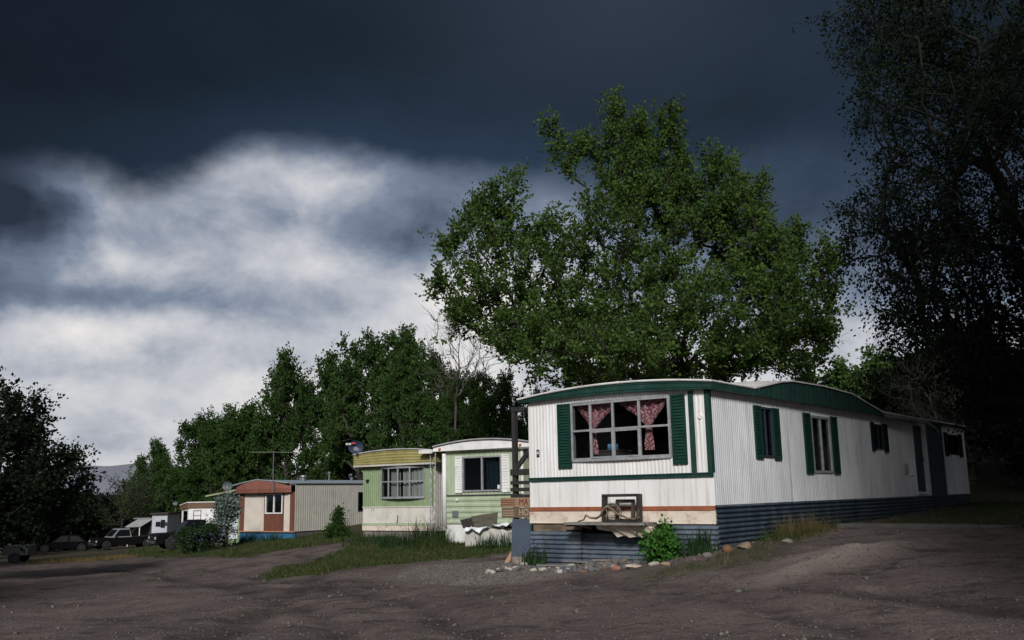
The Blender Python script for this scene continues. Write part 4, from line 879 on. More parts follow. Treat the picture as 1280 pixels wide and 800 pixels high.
for u,v,d,k,wf,lab in rows_:
    x=px2x(u,d)*1.02; zg_=gh(x,d); h=px2z(v,d,u)-zg_; s=h/10.0*.965; lc=(x,d,zg_-.1); rz=rngp.uniform(0,6)
    if k in used: copy_tree(kinds[k],lc,rz,(s*wf,s*wf,s),lab)
    else:
        o=kinds[k]; o.location=lc; o.rotation_euler=(0,0,rz); o.scale=(s*wf,s*wf,s); o['label']=lab; used.add(k)
# --- bare dead tree in the row
d=49; x=px2x(568,d); zg_=gh(x,d); h=px2z(378,d,568)-zg_
build_tree('dead_tree',(x,d,zg_),[(0,0,h*.75,1.5,1.2,h*.24,40),(0,0,h*.92,.7,.7,h*.09,12),(1.6,0,h*.7,1.0,.8,h*.15,16)],h*.5,.07,None,bark_pale,'bare dead tree with thin pale upright twigs in the tree row',seed=41,twigs=5,twig_len=1.2,up=.9,minr=.016,twig_r=.012)
# --- young poplars behind the long home at the right
for i,(u,v,d,w,lab) in enumerate(((1098,432,46,2.6,'bright green young poplar behind the roof of the white home'),(1050,455,48,1.6,'smaller bright green young poplar right of the big cottonwood'),(1005,450,47,1.5,'thin bright green sapling at the right foot of the big cottonwood'))):
    x=px2x(u,d); zg_=gh(x,d); h=px2z(v,d,u)-zg_
    build_tree('young_poplar_tree',(x,d,zg_),[(0,0,h*.55,w*.5,w*.5,h*.42,44),(0,0,h*.86,w*.25,w*.25,h*.13,12)],h*.12,.1,L_pop,bark,lab,seed=50+i,leaf=.17,twigs=6,lpt=11,twig_len=.6,up=.7,group='young poplars behind the white home')
# --- dark tree at the left edge and unseen ones added outside the frame to shade the lot
d=31; x=px2x(-42,d); zg_=gh(x,d)
Lf=lambda u,v,ru,rv,n,dy=0: lob(u,v,ru,rv,n,dy,2.2,d,x,zg_)
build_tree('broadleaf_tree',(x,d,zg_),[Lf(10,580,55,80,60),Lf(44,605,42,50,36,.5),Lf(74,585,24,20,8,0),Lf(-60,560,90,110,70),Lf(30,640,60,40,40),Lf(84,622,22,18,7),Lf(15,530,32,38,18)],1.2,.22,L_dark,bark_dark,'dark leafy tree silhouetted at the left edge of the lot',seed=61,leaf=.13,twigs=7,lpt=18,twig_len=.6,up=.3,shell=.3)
def shade(x,y,h,w,label,seed):
    zg_=gh(x,y); lo=[(0,0,h*.58,w,w,h*.36,150),(w*.4,0,h*.5,w*.7,w*.7,h*.25,60),(-w*.4,w*.3,h*.55,w*.7,w*.6,h*.25,60)]
    build_tree('broadleaf_tree',(x,y,zg_),lo,h*.22,.4,L_dark,bark_dark,label,seed=seed,leaf=.34,twigs=7,lpt=12,twig_len=1.4,up=.3,shell=.2)
SHADES=[(9.8,.2,13,4.2,'broad low dark tree beside the camera on the right',79),(-42,50,21,6.5,'tall dark tree far left of the parked vehicles',76),(-31,33,16,5.5,'dark tree left of the pale box trailer',77),(-24.5,18.5,13,4.6,'dark tree on the low side of the lot beyond the left edge',78),(10.4,-1.5,29,6.6,'very tall dark tree behind the camera on the right side',75),(16.5,12.5,15,5.6,'broad dark tree on the slope beyond the right edge of the lot',74),(15.5,3.5,14,5.6,'broad dark tree beside the lot just beyond the right edge',71),(-17,7,13,5.0,'broad dark tree beside the lot just beyond the left edge',72),(23,15,15,6,'dark tree on the rise right of the long white home',73)]
for q in SHADES: shade(*q)
# --- bushes
def bush(name,u,d,w,h,leafm,label,seed,n=60,leaf=.16,bare=0,barkm=bark_dark,xy=None,twig_len=.55,cat='bush',group=None,lpt=13,twigs=6,up=.4,depth=None,minr=.008):
    x,y=xy if xy else (px2x(u,d),d); zg_=gh(x,y)
    lo=[(0,0,h*.5,w*.5,(depth or w)*.5,h*.5,n)]
    rng=np.random.default_rng(seed)
    for i in range(4): lo.append((rng.uniform(-.35,.35)*w,rng.uniform(-.2,.2)*w,h*rng.uniform(.35,.8),w*.22,w*.22,h*.25,n//5))
    return build_tree(name,(x,y,zg_),lo,h*.15,.03*h,leafm,barkm,label,cat,seed=seed,leaf=leaf,twigs=twigs,lpt=lpt,twig_len=twig_len,up=up,shell=.25,bare=bare,zmin=.05,part_crown='foliage',part_trunk='stems',group=group,minr=minr)
bush('bush',95,88,11,5.2,L_dark,'dark rounded thicket behind the parked cars',81,n=130,leaf=.3,twig_len=1.0)
bush('bush',25,92,13,6,L_dark,'wide dark thicket beyond the pale box trailer',82,n=130,leaf=.32,twig_len=1.0)
bush('bush',150,100,9,4.8,L_dark,'dark thicket under the bare grey bush',83,n=110,leaf=.3,twig_len=.9)
bush('bare_bush',158,88,6.4,6.6,L_row,'bare grey twiggy bush left of the tree row',84,n=110,leaf=.16,bare=.82,barkm=bark,twig_len=1.4,up=.7,minr=.02)
bush('bush',200,106,8,8,L_dark,'dark thicket behind the white awning shed',85,n=110,leaf=.3,twig_len=.9)
bush('bush',250,108,12,8,L_row,'dark green thicket behind the small brown fascia home',86,n=130,leaf=.3,twig_len=.9)
for i,(u,d,w,h,lab) in enumerate(((1080,50,5,4.6,'dark bush behind the roof gable of the white home'),(1140,46,6,5.2,'dark green bush under the bright young poplar'),(1200,44,8,5.5,'dark bush behind the end of the long white home'),(1275,40,7,6.0,'dark bush at the right edge behind the slab'),(1330,34,6,5.0,'dark bush right of the pale bare bushes'))):
    bush('bush',u,d,w,h,L_dark,lab,90+i,n=110,leaf=.24,twig_len=.8)
bush('bare_bush',1205,38,5.5,5.2,L_dark,'pale bare branched bush behind the end of the long white home',96,n=110,leaf=.1,bare=.9,barkm=bark_pale,twig_len=1.1,up=.7,minr=.012)
bush('bare_bush',1255,36.5,4,4.4,L_dark,'smaller pale bare bush right of the long white home',97,n=80,leaf=.1,bare=.9,barkm=bark_pale,twig_len=1.0,up=.7,minr=.012)
# flowering shrubs near the dark pickup and the lean-to
bush('flowering_shrub',283,46,.9,2.5,L_whitef,'tall shrub with pale silvery blossom left of the white lean-to door',101,n=44,leaf=.11,lpt=9,twig_len=.4)
bush('flowering_shrub',253,45.5,1.9,1.15,L_bush,'low lilac flowered shrub beside the dark pickup',102,n=44,leaf=.10,twig_len=.3)
bush('sapling',423,42,.26,1.25,L_row,'slim leafy sapling in front of the beige ribbed side wall',103,n=22,leaf=.09,twig_len=.2,up=.9,lpt=7)
bush('bush',418,42,1.2,.5,L_row,'low dark bush at the foot of the slim sapling',104,n=20,leaf=.08,twig_len=.15)
# ================================================================== GROUND
G1=[(-6.88,26.25),(-7.0,28.17),(-6.57,30.46),(-5.83,31.91),(-5.71,33.56),(-5.99,37.94),(-4.83,40.07),(-2.7,34.2),(-1.15,30.53),(-0.14,30.63),(-0.1,27.77),(-0.99,26.18),(-2.27,27.25),(-3.23,26.84),(-4.39,27.17),(-5.26,25.92),(-5.93,25.12)]
G2=[(-24.11,59.91),(-17.91,46.46),(-14.06,41.88),(-10.71,37.45),(-9.35,37.57),(-7.88,36.51),(-6.54,35.76),(-6.4,43.42),(-8.78,49.1),(-11.01,48.19),(-13.88,48.43),(-19.08,61.25),(-27.99,72.53)]
G3=[(2.2,16.75),(2.9,16.95),(3.4,16.9),(3.72,17.45),(4.72,18.3),(5.6,20.0),(7.0,21.8),(7.2,21.4),(5.8,19.2),(4.49,17.21),(3.83,16.41),(3.07,16.15),(2.5,16.3)]
G4=[(-25.5,50),(-21.5,48.6),(-20.2,52),(-22.5,55),(-26,54)]
G5=[(7.2,20.6),(9.0,18.0),(10.5,17),(14,22),(18,30),(15,31.5),(10.5,24.5),(8,22.3)]
GRAV=[(-2.81,21.86),(-2.18,24.98),(-0.91,24.09),(0.08,22.69),(0.9,19.4),(0.68,18.5),(-0.09,18.14),(-1.34,18.81)]
SAND=[(3.85,14.93),(4.6,15.75),(5.71,16.67),(6.51,16.92),(6.06,15.97),(5.36,15.68),(4.43,14.8),(3.9,14.64)]
RED=[(-.9,23.6),(-.2,25.2),(.35,23.5),(.1,22.2)]
def sdist(poly,x,y):
    """signed distance, positive inside"""
    P=np.array(poly); Q=np.roll(P,-1,0); d=np.full(x.shape,1e9); ins=np.zeros(x.shape,bool)
    for (ax_,ay),(bx,by) in zip(P,Q):
        ex,ey=bx-ax_,by-ay; t=np.clip(((x-ax_)*ex+(y-ay)*ey)/(ex*ex+ey*ey),0,1)
        d=np.minimum(d,np.hypot(x-ax_-t*ex,y-ay-t*ey))
        c=((ay>y)!=(by>y))&(x<(bx-ax_)*(y-ay)/((by-ay) if by!=ay else 1e-9)+ax_); ins^=c
    return np.where(ins,d,-d)
def axis(lo,hi,step,grow,end0,end1):
    v=list(np.arange(lo,hi,step)); s=step; a_=[lo]
    while a_[-1]>end0: s*=grow; a_.append(a_[-1]-s)
    s=step; b_=[v[-1]]
    while b_[-1]<end1: s*=grow; b_.append(b_[-1]+s)
    return np.array(a_[:0:-1]+v+b_[1:])
gx=axis(-26,14,.14,1.09,-5000,5000); gy=axis(6,50,.14,1.09,-3000,7000)
X,Y=np.meshgrid(gx,gy); Z=gz(X,Y)
rs=np.random.default_rng(5)
def vnoise(x,y,s,seed):
    r=np.random.default_rng(seed); g=r.random((256,256)); u=x/s;v=y/s; i=np.floor(u).astype(int);j=np.floor(v).astype(int);f=u-i;h=v-j; f=f*f*(3-2*f);h=h*h*(3-2*h)
    q=lambda a,b:g[(a)%256,(b)%256]
    return (q(i,j)*(1-f)+q(i+1,j)*f)*(1-h)+(q(i,j+1)*(1-f)+q(i+1,j+1)*f)*h-.5
near=np.clip(1-np.hypot(X,Y-25)/90,0,1)
def bumps(x,y): return .10*vnoise(x,y,2.7,1)+.075*vnoise(x,y,.9,2)+.05*vnoise(x,y,.38,3)
Z=Z+bumps(X,Y)*near
# wheel ruts
RUTS=[[(-22,47),(-13,33),(-6.5,22),(-3,15),(-1,8)],[(-20.3,47.5),(-11.5,33.5),(-5,22.5),(-1.4,15),(.7,8)],[(-11,38.6),(-6.5,31),(-5.2,26),(-4.5,20),(-3.8,12)],[(5,8),(3.2,13),(1,17),(-2,20.5),(-8,25)],[(8,8),(5,13),(2.6,15.4),(-1,19),(-8,23.4)]]
rut=np.zeros(X.shape)
for R in RUTS:
    d=np.full(X.shape,1e9)
    for (ax_,ay),(bx,by) in zip(R[:-1],R[1:]):
        ex,ey=bx-ax_,by-ay; t=np.clip(((X-ax_)*ex+(Y-ay)*ey)/(ex*ex+ey*ey),0,1); d=np.minimum(d,np.hypot(X-ax_-t*ex,Y-ay-t*ey))
    d=d+.25*vnoise(X,Y,1.3,8); rut=np.maximum(rut,np.exp(-(d/.28)**2))
Z=Z-rut*.07*near
jit=.5*vnoise(X,Y,1.1,11)+.35*vnoise(X,Y,.4,12)
sm=lambda d,w:np.clip((d+jit)/w*.5+.5,0,1)
gr_=np.max([sm(sdist(p,X,Y),.5) for p in (G1,G2,G3,G4,G5)],0)
far=(Y>52)|(X>14)|(X<-30)
side=sdist([(0.4,21.2),(3.6,17.6),(17,33),(12,38)],X,Y)
beyond=np.clip((Y-(-.55*X+33))/6,0,1)*np.clip((X+40)/10,0,1)
gr_=np.maximum(gr_,np.clip(np.maximum(beyond,far*.8),0,1)*.9)
gv_=sm(sdist(GRAV,X,Y),.6); sd_=sm(sdist(SAND,X,Y),.5); rd_=sm(sdist(RED,X,Y),.4)
Z=Z+sd_*.16
nx,ny=len(gx),len(gy); ii=(np.arange(ny-1)[:,None]*nx+np.arange(nx-1)[None]).ravel()
Fg=np.stack([ii,ii+1,ii+nx+1,ii+nx],1)
gm=bpy.data.materials.new('dirt_ground'); gm.use_nodes=True; t=NT(gm.node_tree); bs=gm.node_tree.nodes['Principled BSDF']
oc=t.n('ShaderNodeTexCoord').outputs['Object']
at=lambda k:t.n('ShaderNodeAttribute',attribute_name=k).outputs['Fac']
dirt=t.mix(t.mr(t.noise(oc,.35,6,.65),.35,.65),(.084,.063,.059,1),(.142,.110,.103,1))
dirt=t.mix(t.mr(t.noise(t.vscale(oc,(.7,1.3,1)),1.5,8,.75),.50,.62,0,.85),dirt,(.034,.024,.022,1))
dirt=t.mix(t.mr(t.noise(oc,.8,8,.75),.52,.62,0,.7),dirt,(.175,.135,.122,1))
dirt=t.mix(t.mr(t.noise(oc,11,5,.75),.52,.66,0,.6),dirt,(.030,.023,.022,1))
grit=t.mr(t.noise(oc,13,10,.88),.30,.70,.45,1.6,False); gs_=t.n('ShaderNodeVectorMath',operation='SCALE'); t.l(dirt,gs_.inputs[0]); t.l(grit,gs_.inputs['Scale']); dirt=gs_.outputs[0]
dirt=t.mix(t.mr(t.noise(oc,28,3,.7),.55,.75,0,.55),dirt,(.19,.165,.15,1))
dirt=t.mix(t.mr(t.noise(oc,75,2,.6),.56,.70,0,.7),dirt,(.24,.215,.20,1))
dirt=t.mix(t.mr(t.noise(oc,48,2,.6),.55,.72,0,.7),dirt,(.022,.018,.017,1))
dirt=t.mix(t.m('MULTIPLY',at('rut'),t.mr(t.noise(oc,1.1,4,.6),.3,.6,.15,.8)),dirt,(.026,.020,.019,1))
gcol=t.mix(t.noise(oc,40,3,.7),(.07,.055,.05,1),(.36,.32,.28,1))
c_=t.mix(t.m('MULTIPLY',at('gravel'),.75),dirt,gcol)
c_=t.mix(at('sand'),c_,t.mix(t.noise(oc,9,4,.7),(.20,.165,.145,1),(.34,.285,.25,1)))
c_=t.mix(t.m('MULTIPLY',at('redsoil'),.8),c_,(.07,.033,.024,1))
soil=t.mix(t.noise(oc,3,5,.7),(.030,.034,.014,1),(.055,.050,.026,1))
c_=t.mix(at('grass'),c_,soil)
t.l(c_,bs.inputs['Base Color']); bs.inputs['Roughness'].default_value=.9; bs.inputs['Specular IOR Level'].default_value=.2
bp=t.n('ShaderNodeBump'); bp.inputs['Strength'].default_value=.8; bp.inputs['Distance'].default_value=.04
hh=t.m('ADD',t.m('MULTIPLY',t.noise(oc,45,3,.7),.5),t.m('ADD',t.noise(oc,9,4,.65),t.m('MULTIPLY',t.noise(oc,3,4,.6),1.5)))
t.l(hh,bp.inputs['Height']); t.l(bp.outputs[0],bs.inputs['Normal'])
g_o=mesh_np('ground',np.stack([X.ravel(),Y.ravel(),Z.ravel()],1),Fg,gm,None,True,dict(grass=gr_.ravel(),gravel=gv_.ravel(),sand=sd_.ravel(),redsoil=rd_.ravel(),rut=(rut*near).ravel()))
tag(g_o,'brown dirt and gravel lot falling away to the left','ground',kind='structure')
def top(x,y):
    x=np.asarray(x,float);y=np.asarray(y,float)
    i=np.clip(np.searchsorted(gx,x)-1,0,nx-2); j=np.clip(np.searchsorted(gy,y)-1,0,ny-2)
    f=(x-gx[i])/(gx[i+1]-gx[i]); h=(y-gy[j])/(gy[j+1]-gy[j])
    return (Z[j,i]*(1-f)+Z[j,i+1]*f)*(1-h)+(Z[j+1,i]*(1-f)+Z[j+1,i+1]*f)*h
def tp(x,y): return float(top(np.array([x]),np.array([y]))[0])
# hill behind at the right and the far mountain
def ridge(name,pts,y0,depth,zbase,m,label,seed):
    xs=np.linspace(pts[0][0],pts[-1][0],160); h=np.interp(xs,[p[0] for p in pts],[p[1] for p in pts]); h=h+ (vnoise(xs,xs*0,abs(xs[-1]-xs[0])/14,seed)+.5*vnoise(xs,xs*0,abs(xs[-1]-xs[0])/45,seed+1))*np.ptp(h)*.12
    ts=np.linspace(0,1,14); XX,TT=np.meshgrid(xs,ts); HH=zbase+(h[None]-zbase)*np.sin(np.clip(TT*1.25,0,1)*math.pi/2)**1.1+vnoise(XX,TT*depth,depth/5,seed+2)*np.ptp(h)*.05*TT
    YY=y0+depth*TT
    n1=160; k=(np.arange(13)[:,None]*n1+np.arange(n1-1)[None]).ravel()
    o=mesh_np(name,np.stack([XX.ravel(),YY.ravel(),HH.ravel()],1),np.stack([k,k+1,k+n1+1,k+n1],1),m,None,True); tag(o,label,name,kind='structure')
ridge('hill',[(10,3),(38,13.5),(58,17.5),(90,24),(160,32),(240,30)],110,60,-2,M('scrub_hill',(.018,.020,.014),(.030,.030,.020),.2,.95),'dark scrub hillside rising behind the homes at the right',3)
ridge('mountain',[(-5200,60),(-3600,150),(-2700,215),(-2300,235),(-1700,175),(-900,120),(0,70),(1500,60)],5200,900,-80,M('hazy_mountain',(.16,.17,.21),(.20,.21,.25),.002,.95),'distant mountain coloured pale grey for haze seen through the gap at the left',6)  # distance haze is put into the mountain's pale blue grey colour
# ================================================================== GRASS, GRAVEL (uncountable)
def inpoly(polys,n,rng):
    out=[]
    ar=[abs(sum(p[i][0]*p[(i+1)%len(p)][1]-p[(i+1)%len(p)][0]*p[i][1] for i in range(len(p))))/2 for p in polys]
    for p,a_ in zip(polys,ar):
        P=np.array(p); k=int(n*a_/sum(ar)*2.6)+10; q=rng.uniform(P.min(0)-.3,P.max(0)+.3,(k,2)); q=q[sdist(p,q[:,0],q[:,1])+.7*vnoise(q[:,0],q[:,1],.8,31)>0]; out.append(q)
    return np.concatenate(out)
def blades(pts,h0,h1,w,rng,m,name,label,cat,per=5,spread=.06,parent=None,lean=.5,kind='stuff',tag_it=True,zoff=0):
    C=np.repeat(pts,per,0)+rng.normal(0,spread,(len(pts)*per,2)); hh=np.repeat(rng.uniform(h0,h1,len(pts)),per)*rng.uniform(.5,1.15,len(C)); n=len(C)
    z=top(C[:,0],C[:,1])-.01+zoff; an=rng.uniform(0,6.283,n); d=np.stack([np.cos(an),np.sin(an)],1); pr=np.stack([-d[:,1],d[:,0]],1); l=rng.uniform(.05,lean,n)*hh
    V=np.empty((n,5,3)); b=np.c_[C,z]; W=w*rng.uniform(.6,1.3,n)
    V[:,0,:2]=C-pr*W[:,None]/2; V[:,1,:2]=C+pr*W[:,None]/2; V[:,0,2]=V[:,1,2]=z
    mid=C+d*(l*.3)[:,None]; V[:,2,:2]=mid+pr*W[:,None]*.4; V[:,3,:2]=mid-pr*W[:,None]*.4; V[:,2,2]=V[:,3,2]=z+hh*.6
    V[:,4,:2]=C+d*l[:,None]; V[:,4,2]=z+hh*.95
    i=np.arange(n)[:,None]*5
    o=mesh_np(name,V.reshape(-1,3),[i+np.array([[0,1,2,3]]),i+np.array([[3,2,4]])],m,parent)
    if tag_it: tag(o,label,cat,kind=kind)
    return o
rg=np.random.default_rng(77)
BASE=[A.w(*q) for q in ((-.06,-.2),(-.06,4.5),(-.45,4.6),(-.55,2.5),(-.6,.6),(-.5,-.6))]; SIDEB=[A.w(*q) for q in ((-.3,-.06),(18.9,-.06),(18.9,-1.0),(8,-.7),(3,-.95),(-.3,-.55))]
blades(inpoly([BASE],130,rg),.03,.16,.012,rg,L_grass,'weeds','ragged low weeds along the foot of the corrugated front skirting','weeds')
blades(inpoly([BASE,SIDEB],260,rg),.03,.14,.010,rg,L_straw,'dry_weeds','dead grass and weed stalks along the foot of the long white home','weeds',lean=.95)
blades(inpoly([SIDEB],320,rg),.04,.22,.012,rg,L_grass,'weeds','ragged weeds along the blue grey side skirting','weeds',lean=.9)
blades(inpoly([G1],4600,rg),.035,.15,.018,rg,L_grass,'grass','rough green grass strip in front of the yellow and green homes','grass')
blades(inpoly([G2],5200,rg),.05,.20,.026,rg,L_grass,'grass','rough grass bank in front of the beige home and pickup','grass')
blades(inpoly([G3],420,rg),.03,.10,.013,rg,L_grass,'grass','patchy low grass at the corner of the white home','grass')
blades(inpoly([G5],900,rg),.04,.16,.014,rg,L_grass,'grass','sparse weeds around the concrete slab at the right','grass')
blades(inpoly([G4],700,rg),.05,.18,.03,rg,L_straw,'grass','yellowish dry grass before the parked vehicles at the left','grass')
dry=np.concatenate([inpoly([G2],900,rg),inpoly([G1],520,rg),inpoly([G3],200,rg)])
blades(dry,.03,.13,.016,rg,L_straw,'dry_grass','dry straw coloured grass mixed into the green strips','grass')
sp=np.c_[rg.uniform(-14,11,900),rg.uniform(9,34,900)]; k_=(vnoise(sp[:,0],sp[:,1],3.1,44)>.28); blades(sp[k_][:110],.03,.09,.012,rg,L_grass,'weeds','tiny scattered weeds on the bare dirt','weeds',per=7)
def pebbles(pts,s0,s1,rng,m,name,label):
    n=len(pts); s=s0*(s1/s0)**(rng.random(n)**2.2); base=np.array([(1,0,0),(-1,0,0),(0,1,0),(0,-1,0),(0,0,1),(0,0,-1)],float)
    V=base[None]*s[:,None,None]*rng.uniform(.6,1.2,(n,6,1))*np.array([1,1,.6]); an=rng.uniform(0,6.28,n); c,q=np.cos(an)[:,None],np.sin(an)[:,None]
    x=V[:,:,0]*c-V[:,:,1]*q; y=V[:,:,0]*q+V[:,:,1]*c; V=np.stack([x,y,V[:,:,2]],2); V[:,:,0]+=pts[:,0:1]; V[:,:,1]+=pts[:,1:2]; V[:,:,2]+=(top(pts[:,0],pts[:,1])+s*.2)[:,None]
    f=np.array([(0,2,4),(2,1,4),(1,3,4),(3,0,4),(2,0,5),(1,2,5),(3,1,5),(0,3,5)]); F=(np.arange(n)[:,None,None]*6+f[None]).reshape(-1,3)
    o=mesh_np(name,V.reshape(-1,3),F,m); tag(o,label,'gravel',kind='stuff')
peb=M('gravel_stone',(.17,.15,.135),(.07,.06,.055),14,.85,lo=.4,hi=.6); peb2=M('gravel_dark_stone',(.13,.115,.105),(.06,.05,.047),14,.85,lo=.4,hi=.6)
pebbles(inpoly([GRAV],7000,rg),.008,.04,rg,peb,'gravel','pale loose gravel spread before the grass strip')
q=np.c_[rg.uniform(-13,10,1300),rg.uniform(9.5,32,1300)]; q=q[vnoise(q[:,0],q[:,1],2.3,61)>.05]; pebbles(q,.015,.06,rg,peb,'gravel','loose fist sized stones scattered over the dirt lot')
u=rg.random(46000); ang=rg.uniform(-.62,.62,46000); rr=8+24*u**1.4; q=np.c_[np.sin(ang)*rr,np.cos(ang)*rr]; pebbles(q,.004,.030,rg,peb2,'gravel','small stones scattered over the dirt lot')
pebbles(inpoly([SAND],300,rg),.006,.025,rg,peb2,'gravel','small pale stones on the sandy mound')
# ================================================================== SINGLE PLANTS
def plant_blades(name,x,y,n,h0,h1,w,spread,m,label,cat,seed,lean=.6,flowers=None):
    rng=np.random.default_rng(seed); o=empty(name,(x,y,0),0,label,cat)
    pts=np.array([[x,y]])+rng.normal(0,spread,(n,2)); b=blades(pts,h0,h1,w,rng,m,'leaves','', '',per=4,spread=.03,lean=lean,tag_it=False)
    z0=tp(x,y); me=b.data; co=np.empty(len(me.vertices)*3,np.float32); me.vertices.foreach_get('co',co); co=co.reshape(-1,3)-np.array([x,y,z0],np.float32); me.vertices.foreach_set('co',co.ravel()); me.update()
    b.parent=o; o.location=(x,y,z0)
    if flowers:
        C=np.c_[rng.normal(0,spread*1.2,(flowers,2)),rng.uniform(h0*1.0,h1*1.05,flowers)]; C=np.repeat(C,7,0)+rng.normal(0,.025,(flowers*7,3))
        V,F=leaves(C,rng.normal(0,1,C.shape),.06,rng); mesh_np('flowers',V,F,L_lilac,o)
    return o
def rosette_bush(x,y,w,h,m,label,seed,leaf=.075,n=60):
    rng=np.random.default_rng(seed); z=tp(x,y); return build_tree('leafy_bush',(x,y,z),[(0,0,h*.5,w*.42,w*.42,h*.40,n//2),(w*.15,.05,h*.85,w*.16,w*.16,h*.16,n//6),(-w*.3,-.05,h*.62,w*.2,w*.2,h*.2,n//6),(w*.35,0,h*.4,w*.18,w*.18,h*.24,n//6)],.05,.02,m,bark,label,'bush',seed=seed,leaf=leaf,twigs=5,lpt=8,twig_len=.12,up=.5,shell=.35,zmin=.04,minr=.004,twig_r=.003,part_crown='foliage',part_trunk='stems')
p=A.w(-.42,.98); rosette_bush(p[0],p[1],.46,.50,L_bright,'bright green leafy bush against the corrugated skirting below the front window',201)
p=A.w(-.32,.22); plant_blades('iris_plant',p[0],p[1],34,.25,.58,.026,.12,L_bush,'dark spiky leaved clump beside the bright bush near the home corner','plant',202,.5)
p=A.w(-.30,4.08); plant_blades('iris_plant',p[0],p[1],30,.22,.5,.024,.12,L_bush,'small spiky clump with lilac flowers at the left end of the skirting','plant',203,.5,flowers=4)
p=A.w(2.7,-.5); plant_blades('dry_grass_tuft',p[0],p[1],150,.18,.58,.007,.3,L_straw,'tall straw coloured grass tuft against the blue side skirting','grass tuft',204,.95)
p=A.w(1.9,-.45); plant_blades('grass_tuft',p[0],p[1],90,.12,.4,.007,.35,L_grass,'greenish grass tuft left of the straw coloured tuft at the side skirting','grass tuft',205,.6)
p=A.w(4.4,-.4); plant_blades('grass_tuft',p[0],p[1],70,.1,.3,.007,.4,L_grass,'low green tuft right of the straw coloured tuft at the side skirting','grass tuft',206,.6)
for i,(x_,y_,n,h,l_,m_) in enumerate(((-.8,3.35,80,1.5,'tall green weed clump between the yellow fascia home and the white downpipe',L_bush),(-1.3,2.7,70,.8,'broad weed clump in front of the cream panels of the yellow fascia home',L_grass),(-1.4,.2,60,.9,'grey green weed clump right of the stained box',L_bush),(-1.2,4.4,60,.9,'weed clump at the left corner of the pale green home',L_bush))):
    p=B.w(x_,y_); plant_blades('weed_clump',p[0],p[1],n*2,h*.25,h*.75,.014,.34,m_,l_,'weeds',210+i,.95)
for i,(x_,y_,n,h,l_) in enumerate(((-.6,2.9,40,.6,'weed clump at the left corner of the yellow fascia home'),(-.9,1.6,60,.7,'bushy weeds under the wide window of the yellow fascia home'))):
    p=Cc.w(x_,y_); plant_blades('weed_clump',p[0],p[1],n*2,h*.2,h*.65,.014,.42,L_bush,l_,'weeds',220+i,.95)
for i,(x_,y_,n,h,l_) in enumerate(((-.7,2.6,40,.6,'dark weeds at the left end of the bright blue skirting'),(-.6,1.0,26,.5,'small pale weed in front of the bright blue skirting'))):
    p=D.w(x_,y_); plant_blades('weed_clump',p[0],p[1],n,h*.5,h,.035,.3,L_bush,l_,'weeds',230+i,.6)
# lilac flowers on the low shrub, pale blossoms next to it
for ob in list(COL.objects):
    if ob.type=='EMPTY' and ob.get('label','').startswith('low lilac'):
        rng=np.random.default_rng(3); C=np.c_[rng.normal(0,.5,150),rng.normal(0,.45,150),rng.uniform(.5,1.05,150)]
        V,F=leaves(np.repeat(C,4,0)+rng.normal(0,.04,(600,3)),rng.normal(0,1,(600,3)),.07,rng); mesh_np('flowers',V,F,L_lilac,ob)['kind']='stuff'
# ================================================================== STONES
def stone(seed,flat):
    r=random.Random(seed); bm=bmesh.new(); bmesh.ops.create_icosphere(bm,subdivisions=2,radius=1)
    ax_=[Vector((r.uniform(-1,1),r.uniform(-1,1),r.uniform(-1,1))).normalized() for _ in range(7)]; cu=[r.uniform(.55,.9) for _ in ax_]
    for v in bm.verts:
        for n_,c__ in zip(ax_,cu):
            d_=v.co.dot(n_)
            if d_>c__: v.co-=n_*(d_-c__)*.85
        v.co=Vector((v.co.x*r.uniform(.97,1.03),v.co.y*.72,v.co.z*flat))
    me=bpy.data.meshes.new('stone'); bm.to_mesh(me); bm.free(); return me
smats=[M('grey_stone',(.13,.13,.135),(.07,.07,.075),7,.8),M('pale_stone',(.46,.42,.36),(.26,.235,.21),7,.8),M('brown_stone',(.20,.13,.085),(.09,.065,.05),7,.8)]
smesh=[]
for k in range(9):
    me=stone(300+k,(.3,.42,.6)[k%3]); me.materials.append(smats[(0,1,0,2,0,1,0,0,2)[k]]); smesh.append(me)
slab_lab={0:'loose grey stone in the border of stones along the front skirting',1:'loose pale stone in the border of stones along the front skirting',2:'loose brown stone in the border of stones along the front skirting'}
rs_=random.Random(12); placed=[]
def put(me,x,y,s,rz,label,name='stone',grp='stones bordering the front skirting',tilt=.45):
    o=bpy.data.objects.new(name,me); COL.objects.link(o); o.location=(x,y,tp(x,y)+s*.16); o.rotation_euler=(rs_.uniform(-tilt,tilt),rs_.uniform(-tilt,tilt),rz); o.scale=(s,s,s); tag(o,label,'stone',grp); return o
n_=0
while n_<150:
    y_=rs_.uniform(1.3,4.75); x_=-rs_.uniform(.32,1.0+.15*math.sin(y_*3)); s=rs_.uniform(.045,.12)*(1 if rs_.random()<.8 else 1.35)
    if any((x_-q[0])**2+(y_-q[1])**2<(.48*(s+q[2]))**2 for q in placed): continue
    placed.append((x_,y_,s)); p=A.w(x_,y_); k=rs_.randrange(9); put(smesh[k],p[0],p[1],s,rs_.uniform(0,6.28),slab_lab[(0,1,0,2,0,1,0,0,2)[k]]); n_+=1
def special(x_,y_,s,col,label,seed,flat=.55,rz=0,on=A):
    me=stone(seed,flat); me.materials.append(M('stone_%s'%label[:12].replace(' ','_'),col,tuple(c*.7 for c in col),6,.8)); p=on.w(x_,y_); o=put(me,p[0],p[1],s,rz,label,grp=None,tilt=.1); return o
special(-.2,-.32,.15,(.20,.10,.05),'orange brown boulder at the near corner of the white home',401,.75,ra); special(-.02,-.56,.19,(.26,.19,.14),'long tan rock right of the orange brown boulder',402,.55,ra+.3)
